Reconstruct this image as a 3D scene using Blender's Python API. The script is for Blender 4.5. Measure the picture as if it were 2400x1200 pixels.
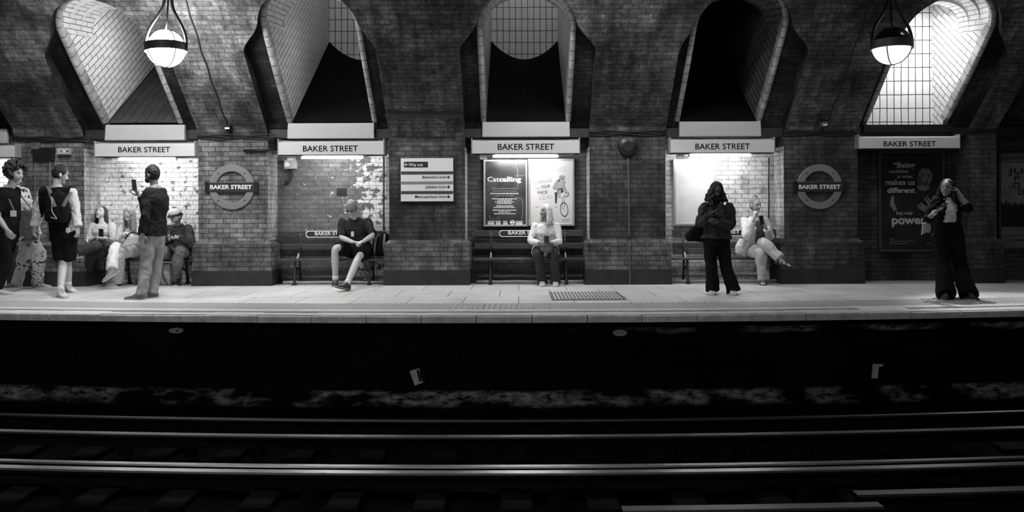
import bpy, bmesh, math, random
from mathutils import Vector, Matrix, noise
random.seed(7)
V = Vector
PI = math.pi
for o in list(bpy.data.objects): bpy.data.objects.remove(o)
SC = bpy.context.scene
COL = SC.collection

# ------------------------------------------------------------------ camera
F, CX, YH, H = 1905.0, 1215.0, 497.0, 1.16      # focal length (px), principal point (px), eye height (m)
ROLL = math.radians(0.2)
cam_d = bpy.data.cameras.new('camera'); cam = bpy.data.objects.new('camera', cam_d); COL.objects.link(cam)
cam_d.sensor_width = 36.0; cam_d.lens = 36.0 * F / 2400.0
cam_d.shift_x = (1200 - CX) / 2400.0; cam_d.shift_y = (YH - 600) / 2400.0
cam_d.clip_start = 0.05; cam_d.clip_end = 200
cam.location = (0, 0, H)
cam.rotation_euler = (Matrix.Rotation(PI/2, 4, 'X') @ Matrix.Rotation(-ROLL, 4, 'Z')).to_euler()
SC.camera = cam

# ------------------------------------------------------------------ view and world
SC.view_settings.view_transform = 'Standard'
SC.view_settings.look = 'None'
SC.view_settings.exposure = 1.1
SC.view_settings.gamma = 1.0
SC.view_settings.use_curve_mapping = False
W = bpy.data.worlds.new('world'); SC.world = W; W.use_nodes = True
W.node_tree.nodes['Background'].inputs[0].default_value = (0.01, 0.01, 0.01, 1)
W.node_tree.nodes['Background'].inputs[1].default_value = 1.0

# ------------------------------------------------------------------ added fill lights, all out of the frame
def light(name, kind, loc, energy, rot=(0,0,0), size=0.3, size_y=None, spread=None, spot=None, blend=0.5):
    d = bpy.data.lights.new(name, kind); d.energy = energy
    if kind == 'AREA':
        d.size = size
        if size_y: d.shape = 'RECTANGLE'; d.size_y = size_y
        if spread: d.spread = spread
    else:
        d.shadow_soft_size = size
        if kind == 'SPOT': d.spot_size = spot; d.spot_blend = blend
    o = bpy.data.objects.new(name, d); COL.objects.link(o); o.location = loc; o.rotation_euler = rot
    return o
TUBE_E, GLOBE_L, GLOBE_R = 80.0, 55.0, 2.5
for i, (x, e) in enumerate(((-4.7, 110), (4.9, 9), (0.2, 45))):
    light('near_platform_fill_light', 'POINT', (x, 1.2, 3.5), e, size=.23)  # unseen point lights put in as frontal fill
light('vault_fill_light', 'SPOT', (1.2, 8.2, 5.3), 190, rot=(math.radians(66), 0, math.radians(-8)), size=.25, spot=math.radians(60), blend=.9)  # added spots that brighten the vault, no fitting built
light('vault_fill_light', 'SPOT', (-6.0, 8.6, 5.2), 8, rot=(math.radians(62), 0, math.radians(-12)), size=.25, spot=math.radians(60), blend=.9)
for x, e in ((-3.2, 260), (.2, 310), (3.2, 140), (-6.6, 320), (6.0, 70)):
    light('platform_fill_light', 'SPOT', (x, 10.6, 4.7), e, rot=(math.radians(20), 0, 0), size=.2, spot=math.radians(92), blend=.35)  # added spots that brighten signs, piers and platform
# daylight lamp inside the fifth light shaft, weaker lamps in the second and third

# ------------------------------------------------------------------ pixel helpers (photo frame 2400 x 1200)
CR, SR = math.cos(ROLL), math.sin(ROLL)
def unroll(px, py):
    u, v = (px - CX) / F, -(py - YH) / F
    return u*CR + v*SR, v*CR - u*SR
def P(px, py, Y):
    u, v = unroll(px, py)
    return V((Y*u, Y, H + Y*v))
def gnd(px, py, z=0.0):
    if z == 0.0: py += 8.5*((px-CX)/1200)**2
    u, v = unroll(px, py)
    Y = (z - H) / v
    return V((Y*u, Y, z))
def PX(px, Y=13.0): return (px - CX) / F * Y

# ------------------------------------------------------------------ object helpers
def tag(o, label=None, cat=None, group=None, kind=None):
    if label: o['label'] = label
    if cat: o['category'] = cat
    if group: o['group'] = group
    if kind: o['kind'] = kind
    return o
def thing(name, label, cat, loc, group=None):
    o = bpy.data.objects.new(name, None); COL.objects.link(o); o.location = loc; o.empty_display_size = .1
    return tag(o, label, cat, group)
def wloc(o):
    l = V((0,0,0))
    while o: l = l + o.location; o = o.parent
    return l

class G:
    def __init__(s): s.v = []; s.f = []; s.m = []; s.uvs = {}
    def add(s, vs, fs, m=0, uvs=None):
        n = len(s.v); s.v += [V(p) for p in vs]
        for i, f in enumerate(fs):
            if uvs: s.uvs[len(s.f)] = uvs[i]
            s.f.append([n + k for k in f]); s.m.append(m)
        return s
    def box(s, x0, x1, y0, y1, z0, z1, m=0):
        return s.add([(x0,y0,z0),(x1,y0,z0),(x1,y1,z0),(x0,y1,z0),(x0,y0,z1),(x1,y0,z1),(x1,y1,z1),(x0,y1,z1)],
              [(0,3,2,1),(4,5,6,7),(0,1,5,4),(1,2,6,5),(2,3,7,6),(3,0,4,7)], m)
    def hexa(s, p, m=0):
        return s.add(p, [(0,3,2,1),(4,5,6,7),(0,1,5,4),(1,2,6,5),(2,3,7,6),(3,0,4,7)], m)
    def obox(s, c, ax, ay, az, hx, hy, hz, m=0):   # oriented box
        c = V(c); P8 = []
        for k in (-1, 1):
            for (i, j) in ((-1,-1),(1,-1),(1,1),(-1,1)): P8.append(c + ax*hx*i + ay*hy*j + az*hz*k)
        return s.hexa(P8, m)
    def loft(s, rings, m=0, cap=True, closed=False):
        n = len(rings[0]); vs = [p for r in rings for p in r]; fs = []
        R = len(rings)
        for i in range(R if closed else R-1):
            for j in range(n):
                a, b = i*n + j, i*n + (j+1) % n
                c, d = ((i+1) % R)*n + (j+1) % n, ((i+1) % R)*n + j
                fs.append((a, b, c, d))
        if cap and not closed: fs += [tuple(range(n-1, -1, -1)), tuple(range((R-1)*n, R*n))]
        return s.add(vs, fs, m)
    def tube(s, pts, r, n=8, m=0, cap=True, closed=False, flat=1.0):
        pts = [V(p) for p in pts]; rs = r if isinstance(r, (list, tuple)) else [r]*len(pts)
        rings = []; T0 = None; U = None
        L = len(pts)
        for i, p in enumerate(pts):
            if closed: t = pts[(i+1) % L] - pts[i-1]
            else: t = pts[min(i+1, L-1)] - pts[max(i-1, 0)]
            t = t.normalized() if t.length > 1e-9 else V((0,0,1))
            if U is None:
                U = t.cross(V((0,0,1)))
                if U.length < .05: U = t.cross(V((0,1,0)))
                U.normalize()
            else:
                U = U - t*U.dot(t)
                U = U.normalized() if U.length > 1e-6 else t.orthogonal().normalized()
            Wv = t.cross(U)
            rings.append([p + (U*math.cos(a) + Wv*math.sin(a)*flat)*rs[i] for a in (2*PI*k/n for k in range(n))])
        return s.loft(rings, m, cap, closed)
    def ball(s, c, rx, ry=None, rz=None, n=14, k=10, m=0, rot=None):
        ry = ry or rx; rz = rz or rx; c = V(c); vs = []; fs = []
        for i in range(k+1):
            th = PI*i/k
            for j in range(n):
                ph = 2*PI*j/n
                q = V((rx*math.sin(th)*math.cos(ph), ry*math.sin(th)*math.sin(ph), rz*math.cos(th)))
                vs.append(c + (rot @ q if rot else q))
        for i in range(k):
            for j in range(n):
                fs.append((i*n+j, (i+1)*n+j, (i+1)*n+(j+1) % n, i*n+(j+1) % n))
        return s.add(vs, fs, m)
    def poly(s, pts, m=0, th=0.0, dirv=(0,1,0)):    # flat outline with a thickness
        n = len(pts); pts = [V(p) for p in pts]
        if th == 0: return s.add(pts, [tuple(range(n))], m)
        d = V(dirv)*th
        fs = [tuple(range(n)), tuple(range(2*n-1, n-1, -1))] + [(i, n+i, n+(i+1) % n, (i+1) % n) for i in range(n)]
        return s.add(pts + [p + d for p in pts], fs, m)
    def build(s, name, mats, parent=None, smooth=False, bevel=0, seg=2, origin=None, recalc=True, fix=True):
        me = bpy.data.meshes.new(name)
        if not isinstance(mats, (list, tuple)): mats = [mats]
        if parent is not None: org = wloc(parent)
        elif origin is not None: org = V(origin)
        else:
            xs = [p.x for p in s.v]; ys = [p.y for p in s.v]; zs = [p.z for p in s.v]
            org = V(((min(xs)+max(xs))/2, (min(ys)+max(ys))/2, min(zs)))
        me.from_pydata([p - org for p in s.v], [], s.f)
        for mt in mats: me.materials.append(mt)
        me.polygons.foreach_set('material_index', s.m)
        uvl = me.uv_layers.new(name='UVMap')
        for pi, p in enumerate(me.polygons):
            cu = s.uvs.get(pi); nr = p.normal
            ax = max(range(3), key=lambda i: abs(nr[i]))
            for k, li in enumerate(p.loop_indices):
                if cu: uvl.data[li].uv = cu[k]
                else:
                    q = s.v[me.loops[li].vertex_index]
                    uvl.data[li].uv = (q.y, q.z) if ax == 0 else ((q.x, q.z) if ax == 1 else (q.x, q.y))
        if fix and not s.uvs:
            bm = bmesh.new(); bm.from_mesh(me); bmesh.ops.recalc_face_normals(bm, faces=bm.faces); bm.to_mesh(me); bm.free()
        if smooth:
            me.polygons.foreach_set('use_smooth', [True]*len(me.polygons))
        o = bpy.data.objects.new(name, me); COL.objects.link(o)
        if parent is not None: o.parent = parent
        else: o.location = org
        if bevel:
            b = o.modifiers.new('bevel', 'BEVEL'); b.width = bevel; b.segments = seg; b.limit_method = 'ANGLE'
        return o

def text(body, name, mat, parent, rect, Y, bold=0.0, align='FIT', shear=0.0, th=0.004, rot=0.0):
    """lettering standing on the plane at depth Y, facing the tracks, filling rect = (px0, px1, py_base, py_top)"""
    c = bpy.data.curves.new(name, 'FONT'); c.body = body; c.size = 1; c.offset = bold; c.shear = shear; c.resolution_u = 3
    to = bpy.data.objects.new(name, c); COL.objects.link(to)
    dg = bpy.context.evaluated_depsgraph_get(); dg.update()
    me = bpy.data.meshes.new_from_object(to.evaluated_get(dg)); me.name = name
    bpy.data.objects.remove(to); bpy.data.curves.remove(c)
    if not me.vertices: return None
    xs = [v.co.x for v in me.vertices]; ys = [v.co.y for v in me.vertices]
    x0, x1 = min(xs), max(xs)
    a = P(rect[0], rect[2], Y); b = P(rect[1], rect[3], Y)
    sz = (b.z - a.z)                     # cap height in metres (font cap height ~0.73 of size)
    ky = sz / 0.73
    kx = (b.x - a.x) / (x1 - x0) if align == 'FIT' else ky
    org = wloc(parent) if parent else V((0,0,0))
    ca, sa = math.cos(rot), math.sin(rot)
    for v in me.vertices:
        X, Z = (v.co.x - x0)*kx, v.co.y*ky
        v.co = V((a.x + X*ca - Z*sa, Y - th, a.z + X*sa + Z*ca)) - org
    me.materials.clear(); me.materials.append(mat)
    o = bpy.data.objects.new(name, me); COL.objects.link(o)
    if parent: o.parent = parent
    return o

# ------------------------------------------------------------------ materials
def g3(v): return (v, v, v, 1)
def new_mat(name):
    m = bpy.data.materials.new(name); m.use_nodes = True
    nt = m.node_tree; return m, nt, nt.nodes['Principled BSDF']
def lk(nt, a, b): nt.links.new(a, b)
def nd(nt, t, **kw):
    n = nt.nodes.new(t)
    for k, v in kw.items():
        if k.startswith('i_'): n.inputs[k[2:].replace('_', ' ')].default_value = v
        elif k.startswith('n_'): n.inputs[int(k[2:])].default_value = v
        else: setattr(n, k, v)
    return n
def mathn(nt, op, a, b=None, c=None, clamp=False):
    n = nt.nodes.new('ShaderNodeMath'); n.operation = op; n.use_clamp = clamp
    for i, x in enumerate((a, b, c)):
        if x is None: continue
        if isinstance(x, (int, float)): n.inputs[i].default_value = x
        else: nt.links.new(x, n.inputs[i])
    return n.outputs[0]
def mapr(nt, x, a, b, c=0.0, d=1.0):
    n = nt.nodes.new('ShaderNodeMapRange'); n.clamp = True
    nt.links.new(x, n.inputs[0])
    for i, v in enumerate((a, b, c, d)): n.inputs[i+1].default_value = v
    return n.outputs[0]
def noisen(nt, vec, scale, detail=4, rough=.6, off=None):
    n = nt.nodes.new('ShaderNodeTexNoise'); n.inputs['Scale'].default_value = scale
    n.inputs['Detail'].default_value = detail; n.inputs['Roughness'].default_value = rough
    if off:
        mp = nt.nodes.new('ShaderNodeMapping'); mp.inputs['Location'].default_value = off; nt.links.new(vec, mp.inputs[0]); vec = mp.outputs[0]
    nt.links.new(vec, n.inputs['Vector']); return n.outputs[0]
def mixc(nt, f, a, b, mode='MIX'):
    n = nt.nodes.new('ShaderNodeMix'); n.data_type = 'RGBA'; n.blend_type = mode
    for i, x in ((0, f), (6, a), (7, b)):
        if isinstance(x, (int, float)): n.inputs[i].default_value = x if i == 0 else g3(x)
        elif isinstance(x, tuple): n.inputs[i].default_value = x
        else: nt.links.new(x, n.inputs[i])
    return n.outputs[2]

def flat(name, c, rough=.6, metal=0.0, var=0.0, scale=20, bump=0.0, spec=.5, emit=0.0):
    m, nt, b = new_mat(name)
    b.inputs['Base Color'].default_value = g3(c); b.inputs['Roughness'].default_value = rough
    b.inputs['Metallic'].default_value = metal; b.inputs['Specular IOR Level'].default_value = spec
    if emit:
        b.inputs['Emission Color'].default_value = g3(1); b.inputs['Emission Strength'].default_value = emit
    if var or bump:
        tc = nd(nt, 'ShaderNodeTexCoord'); ns = noisen(nt, tc.outputs['Object'], scale)
        if var:
            f = mapr(nt, ns, .3, .7, 1-var, 1+var)
            mul = nd(nt, 'ShaderNodeVectorMath', operation='SCALE'); mul.inputs[0].default_value = (c, c, c)
            lk(nt, f, mul.inputs['Scale']); lk(nt, mul.outputs[0], b.inputs['Base Color'])
        if bump:
            bp = nd(nt, 'ShaderNodeBump', i_Strength=bump, i_Distance=.01); lk(nt, ns, bp.inputs['Height']); lk(nt, bp.outputs[0], b.inputs['Normal'])
    return m

def brick(name, c1, c2, mortar, bw=.225, rh=.0765, ms=.0062, dirt=.7, dscale=.9, dlo=.38, dhi=.62, paint=None, off=(0,0,0), rough=.85, bump=.5, offset=.5, fine=.35, spec=.25, msm=.15, streak=0.0):
    """brickwork laid out in metres on the UV map; dirt = soot amount; paint = (value, noise scale, threshold, softness, du)"""
    m, nt, b = new_mat(name)
    tc = nd(nt, 'ShaderNodeTexCoord'); uv = tc.outputs['UV']
    # wobble so that courses are not ruler straight
    nz = nd(nt, 'ShaderNodeTexNoise', i_Scale=3.0); lk(nt, uv, nz.inputs['Vector'])
    sub = nd(nt, 'ShaderNodeVectorMath', operation='SUBTRACT'); lk(nt, nz.outputs['Color'], sub.inputs[0]); sub.inputs[1].default_value = (.5,.5,.5)
    scl = nd(nt, 'ShaderNodeVectorMath', operation='SCALE'); lk(nt, sub.outputs[0], scl.inputs[0]); scl.inputs['Scale'].default_value = .018 if bump else 0
    ad = nd(nt, 'ShaderNodeVectorMath', operation='ADD'); lk(nt, uv, ad.inputs[0]); lk(nt, scl.outputs[0], ad.inputs[1])
    br = nd(nt, 'ShaderNodeTexBrick', offset=offset, i_Scale=1.0, i_Mortar_Size=ms, i_Mortar_Smooth=msm, i_Brick_Width=bw, i_Row_Height=rh, i_Bias=0.0)
    br.inputs['Color1'].default_value = g3(c1); br.inputs['Color2'].default_value = g3(c2); br.inputs['Mortar'].default_value = g3(mortar)
    lk(nt, ad.outputs[0], br.inputs['Vector'])
    col = br.outputs['Color']
    n1 = noisen(nt, uv, dscale, 6, .62, off); n2 = noisen(nt, uv, 14, 4, .7)
    if paint:
        pv, ps, pt, psoft, du = paint
        pn = noisen(nt, ad.outputs[0], ps, 5, .62, (off[0]+3.7, off[1]+1.3, 0))
        if du:
            sx = nd(nt, 'ShaderNodeSeparateXYZ'); lk(nt, uv, sx.inputs[0])
            pn = mathn(nt, 'ADD', pn, mathn(nt, 'MAXIMUM', mathn(nt, 'MULTIPLY', mathn(nt, 'SUBTRACT', sx.outputs[0], du[0]), du[1]), -.05))
        pf = mapr(nt, pn, pt, pt+psoft)
        pcol = mixc(nt, mathn(nt, 'MULTIPLY', br.outputs['Fac'], .75), pv, pv*.25)
        col = mixc(nt, pf, col, pcol)
    d = mapr(nt, n1, dlo, dhi, 1-dirt, 1.0)
    d2 = mapr(nt, n2, .3, .7, 1-fine, 1+fine*.5)
    f = mathn(nt, 'MULTIPLY', d, d2)
    if streak:
        mp = nd(nt, 'ShaderNodeMapping'); mp.inputs['Scale'].default_value = (1, .22, 1); mp.inputs['Location'].default_value = off; lk(nt, uv, mp.inputs[0])
        n4 = noisen(nt, mp.outputs[0], 4.5, 5, .65); n5 = noisen(nt, uv, 3.4, 5, .7, off)
        f = mathn(nt, 'MULTIPLY', f, mathn(nt, 'MULTIPLY', mapr(nt, n4, .35, .62, 1-streak, 1.25), mapr(nt, n5, .36, .62, 1-streak*.8, 1.3)))
    mul = nd(nt, 'ShaderNodeVectorMath', operation='SCALE'); lk(nt, col, mul.inputs[0]); lk(nt, f, mul.inputs['Scale'])
    lk(nt, mul.outputs[0], b.inputs['Base Color']); b.inputs['Roughness'].default_value = rough
    b.inputs['Specular IOR Level'].default_value = spec
    if bump:
        h = mathn(nt, 'ADD', mathn(nt, 'MULTIPLY', br.outputs['Fac'], -1.0), mathn(nt, 'MULTIPLY', n2, .5))
        bp = nd(nt, 'ShaderNodeBump', i_Strength=bump, i_Distance=.012); lk(nt, h, bp.inputs['Height']); lk(nt, bp.outputs[0], b.inputs['Normal'])
    return m

M = {}
M['pier'] = brick('sooty brick', .15, .27, .055, dirt=.5, off=(2,1,0), streak=.35)
M['pier_dark'] = brick('dimmed sooty brick', .07, .11, .035, dirt=.6, off=(5,3,0), streak=.45)  # darker copy of the pier brick, weaker light put into its colour
M['plinth'] = brick('plinth brick', .11, .19, .045, dirt=.5, off=(1,7,0), streak=.4)
M['base'] = flat('black bituminous band', .018, .6, var=.5, scale=6, bump=.3)
M['vault'] = brick('vault brick', .13, .21, .075, dirt=.75, dscale=.75, dlo=.36, dhi=.60, off=(.3,.7,0), fine=.6, streak=.6, ms=.007, msm=.6)
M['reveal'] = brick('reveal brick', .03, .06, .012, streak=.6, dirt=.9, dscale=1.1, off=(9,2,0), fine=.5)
M['alc1'] = brick('flaking whitewash', .14, .24, .07, dirt=.35, dscale=1.5, paint=(.72, 8.5, .40, .05, (-5.4, -.04)), off=(4,1,0))
M['alc2'] = brick('flaking grey and white paint', .13, .17, .09, dirt=.35, dscale=1.5, paint=(.72, 8.0, .585, .04, (-2.85, .30)), off=(14,2,0))
M['alc3'] = brick('dark alcove brick', .06, .11, .03, dirt=.6, off=(7,1,0))
M['alc4'] = brick('white painted brick', .3, .4, .1, dirt=.35, dscale=1.6, paint=(.62, 3.0, .36, .1, None), off=(21,2,0))
M['alc5'] = brick('brown alcove brick', .07, .12, .03, dirt=.75, off=(31,2,0))
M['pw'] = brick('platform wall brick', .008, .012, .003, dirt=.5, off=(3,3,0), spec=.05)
def lime_stains(m):
    nt = m.node_tree; b = nt.nodes['Principled BSDF']; tc = nd(nt, 'ShaderNodeTexCoord'); uv = tc.outputs['UV']
    mp = nd(nt, 'ShaderNodeMapping'); mp.inputs['Scale'].default_value = (1, 2.2, 1); lk(nt, uv, mp.inputs[0])
    n1 = noisen(nt, mp.outputs[0], 1.5, 3, .5, (2,5,0)); n2 = noisen(nt, mp.outputs[0], 7, 5, .7, (1,1,0))
    sx = nd(nt, 'ShaderNodeSeparateXYZ'); lk(nt, uv, sx.inputs[0]); z = sx.outputs[1]
    zz = mathn(nt, 'ADD', z, mathn(nt, 'MULTIPLY', n1, .12))
    band = mathn(nt, 'MULTIPLY', mapr(nt, zz, -.99, -.93), mapr(nt, zz, -.82, -.78, 1, 0))
    band2 = mathn(nt, 'MULTIPLY', mathn(nt, 'MULTIPLY', mapr(nt, zz, -.16, -.13), mapr(nt, zz, -.10, -.08, 1, 0)), mapr(nt, sx.outputs[0], .5, 3.5, 0, .8))
    f = mathn(nt, 'MULTIPLY', mathn(nt, 'ADD', band, band2), mathn(nt, 'MULTIPLY', mapr(nt, n1, .44, .56), mapr(nt, n2, .38, .62)), clamp=True)
    old = b.inputs['Base Color'].links[0].from_socket
    lk(nt, mixc(nt, f, old, .40), b.inputs['Base Color'])
lime_stains(M['pw'])
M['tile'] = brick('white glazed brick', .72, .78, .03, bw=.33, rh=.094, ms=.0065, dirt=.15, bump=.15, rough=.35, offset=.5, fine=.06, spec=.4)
M['tile_unlit'] = brick('unlit glazed brick', .16, .20, .01, bw=.23, rh=.115, ms=.008, dirt=.5, bump=.15, rough=.5, offset=.5, fine=.2)  # darker copies for the fourth shaft, its missing light put into colour
M['grid_unlit'] = brick('unlit glazed tile', .03, .04, .002, bw=.118, rh=.225, ms=.01, dirt=.5, bump=.1, rough=.6, offset=0.0)
M['pale_side'] = brick('pale reveal brick', .45, .6, .25, dirt=.4, dscale=2, off=(6,6,0), streak=.3, ms=.006)  # paler brick for some pier sides
M['grid'] = brick('white glazed tile', .74, .78, .02, bw=.118, rh=.225, ms=.007, dirt=.1, bump=.1, rough=.35, offset=0.0, fine=.04, spec=.4)
M['chute'] = brick('black chute', .003, .004, .001, bw=.5, rh=.16, dirt=.4, bump=.1, spec=.1)  # near-black surface for the sagging chutes
M['chute1'] = brick('grey chute boards', .05, .06, .008, bw=4.0, rh=.14, dirt=.3, bump=.2)
M['frame'] = brick('glazed bullnose', .40, .52, .06, bw=.17, rh=.5, ms=.006, dirt=.4, dscale=3, bump=.2, rough=.4)
M['white'] = flat('white enamel', .72, .35)
M['board'] = flat('pale board', .42, .5)
M['black'] = flat('black enamel', .012, .4)
M['iron'] = flat('black iron', .015, .45, metal=.3)
M['cable'] = flat('black cable', .012, .6)
M['conduit'] = flat('grey conduit', .16, .5, metal=.3)
M['steel'] = flat('worn rail steel', .36, .36, metal=1.0)
M['rust'] = flat('rusty rail web', .006, .9, var=.4, spec=.1)
M['ballast'] = flat('sooty ballast', .004, .95, var=.6, scale=30, bump=1.0, spec=.05)
M['sleeper'] = flat('dark sleeper timber', .004, .9, var=.4, scale=12, spec=.1)
# ================================================================== STRUCTURE
YF, YB = 13.0, 13.5              # pier fronts, alcove backs
ZP = 2.37                        # springing of the vault
PIER = [(-11.5, -10.05), (PX(35), PX(197)), (PX(465), PX(628)), (PX(912), PX(1090)), (PX(1382), PX(1560)), (PX(1838), PX(2010)), (PX(2268), PX(2336)), (9.9, 11.5)]
BAYC = [None, PX(340), PX(775.5), PX(1232), PX(1692.5), PX(2127), None]
def bow(x): return 0.0112 * x * x             # the track and the platform edge bend gently away at both ends
YE = 9.07                                     # platform edge opposite the camera

# ---- alcove wall with piers (one brick structure)
g = G()
# materials: 0 pier 1 plinth 2 base 3 alc1 4 alc2 5 alc3 6 alc4 7 alc5 8 pier_dark
for i, (l, r) in enumerate(PIER):
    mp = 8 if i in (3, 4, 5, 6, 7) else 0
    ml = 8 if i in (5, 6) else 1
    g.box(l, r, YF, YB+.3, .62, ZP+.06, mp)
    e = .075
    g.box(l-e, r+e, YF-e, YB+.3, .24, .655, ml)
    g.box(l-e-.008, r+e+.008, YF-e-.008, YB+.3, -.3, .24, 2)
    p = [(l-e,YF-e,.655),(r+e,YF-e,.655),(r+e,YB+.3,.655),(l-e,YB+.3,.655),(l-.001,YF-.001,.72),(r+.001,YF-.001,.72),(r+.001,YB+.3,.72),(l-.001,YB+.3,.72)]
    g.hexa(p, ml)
for i in range(7):
    l, r = PIER[i][1], PIER[i+1][0]
    g.box(l-.02, r+.02, YB, YB+.3, -.3, 2.5, {0:3,1:3,2:4,3:5,4:6,5:7,6:7}[i])
    g.box(l-.02, r+.02, YF+.06, YB+.3, 2.36, 2.5, 2)         # lintel over the alcove
for (i, sd) in ((1, 1), (2, 1), (3, 1), (4, -1), (4, 1), (5, -1)):      # paler sides of the piers
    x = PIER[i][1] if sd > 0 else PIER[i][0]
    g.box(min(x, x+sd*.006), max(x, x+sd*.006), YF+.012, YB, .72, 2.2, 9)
wall = g.build('wall_back', [M['pier'], M['plinth'], M['base'], M['alc1'], M['alc2'], M['alc3'], M['alc4'], M['alc5'], M['pier_dark'], M['pale_side']])
tag(wall, kind='structure')

# ---- vault: profile by arc length
PROF = [(13.0,2.37),(12.93,2.52),(12.55,2.86),(12.14,3.24),(11.8,3.58),(11.5,3.90),(11.15,4.24),(10.75,4.56),(10.2,4.92),(9.4,5.32),(8.4,5.63),(7.2,5.82),(6.0,5.88)]
PROF += [(12.0 - y, z) for (y, z) in PROF[-2::-1]]
SL = [0.0]
for a, b in zip(PROF, PROF[1:]): SL.append(SL[-1] + math.hypot(b[0]-a[0], b[1]-a[1]))
def prof(s):
    s = max(0, min(SL[-1]-1e-6, s))
    for i in range(len(SL)-1):
        if s <= SL[i+1]:
            t = (s - SL[i]) / (SL[i+1]-SL[i]); a, b = PROF[i], PROF[i+1]
            return a[0]+(b[0]-a[0])*t, a[1]+(b[1]-a[1])*t
def vp(x, s, off=0.0):
    y, z = prof(s); y0, z0 = prof(s-.12); y1, z1 = prof(s+.12)
    ty, tz = y1-y0, z1-z0; l = math.hypot(ty, tz)
    return V((x, y + tz/l*off, z - ty/l*off))
SET = 0.16                     # the light shaft frames sit this far back in the vault
# opening: centre X, half width, springing arc length, shaft kind
OPEN = {0: (-9.02, .66, 1.85), 1: (PX(331,13.0), .645, 1.84), 2: (-2.985, .715, 1.95), 3: (PX(1233.5), .71, 1.95), 4: (PX(1686), .69, 1.92), 5: (PX(2128), .68, 1.84), 6: (9.0, .66, 1.8)}
def wi(i, s):
    c, w, sa = OPEN[i]
    if s <= sa: return w
    d = (s - sa)/w
    return w*math.sqrt(max(0, 1-d*d))
S0 = .17
vm = G()
def quad_uv(G_, a, b, c, d, ua, ub, uc, ud, m=0): G_.add([a,b,c,d], [(0,1,2,3)], m, [[ua,ub,uc,ud]])
rv = G()
outl = {}
edges = [-11.5] + [ (PIER[i][0]+PIER[i][1])/2 for i in range(1, 7)] + [11.5]
for i in range(7):
    c, w, sa = OPEN[i]
    xl, xr = edges[i], edges[i+1]
    ol, orr = PIER[i][1], PIER[i+1][0]
    rows = [S0*k/2 for k in range(2)] + [S0 + (sa-S0)*k/22 for k in range(23)]
    rows += [sa + w*math.sin(PI/2*k/18) for k in range(1, 19)]
    top = rows[-1]
    def oe(s, side):
        base = wi(i, s) + .012
        full = (c-ol) if side < 0 else (orr-c)
        t = min(1, max(0, (s-(sa-.35))/.5)); t = t*t*(3-2*t)
        return full*(1-t) + base*t if s < sa+.15 else base
    rr = rows + [top + .12*(k+1) for k in range(6)]
    while rr[-1] < SL[-1]-.25: rr.append(rr[-1] + .25)
    rr.append(SL[-1])
    for s0, s1 in zip(rr, rr[1:]):
        op0 = s0 >= 0 and s1 <= top+1e-6
        if op0:
            for side in (-1, 1):
                a0 = c + side*oe(s0, side); a1 = c + side*oe(s1, side); xe = xl if side < 0 else xr
                n = 6
                for k in range(n):
                    p0, q0 = xe+(a0-xe)*k/n, xe+(a0-xe)*(k+1)/n
                    p1, q1 = xe+(a1-xe)*k/n, xe+(a1-xe)*(k+1)/n
                    vs = [(p0,s0),(q0,s0),(q1,s1),(p1,s1)]
                    if side > 0: vs = vs[::-1]
                    quad_uv(vm, *[vp(x, s) for x, s in vs], *[(x, s) for x, s in vs])
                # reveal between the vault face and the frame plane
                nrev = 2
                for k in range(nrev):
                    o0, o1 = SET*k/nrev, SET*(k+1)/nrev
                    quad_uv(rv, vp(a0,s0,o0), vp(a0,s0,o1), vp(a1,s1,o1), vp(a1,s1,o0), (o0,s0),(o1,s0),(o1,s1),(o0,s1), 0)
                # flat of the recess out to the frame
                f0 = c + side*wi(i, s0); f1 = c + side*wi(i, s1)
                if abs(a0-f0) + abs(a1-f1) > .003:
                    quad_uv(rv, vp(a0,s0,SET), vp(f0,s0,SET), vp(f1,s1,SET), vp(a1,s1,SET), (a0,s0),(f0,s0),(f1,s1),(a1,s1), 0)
        else:
            n = 12
            for k in range(n):
                p, q = xl+(xr-xl)*k/n, xl+(xr-xl)*(k+1)/n
                quad_uv(vm, vp(p,s0), vp(q,s0), vp(q,s1), vp(p,s1), (p,s0),(q,s0),(q,s1),(p,s1))
ceil = vm.build('ceiling', [M['vault']], fix=False); tag(ceil, kind='structure')
rev = rv.build('trim_1', [M['reveal']], fix=False); tag(rev, kind='structure')

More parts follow.
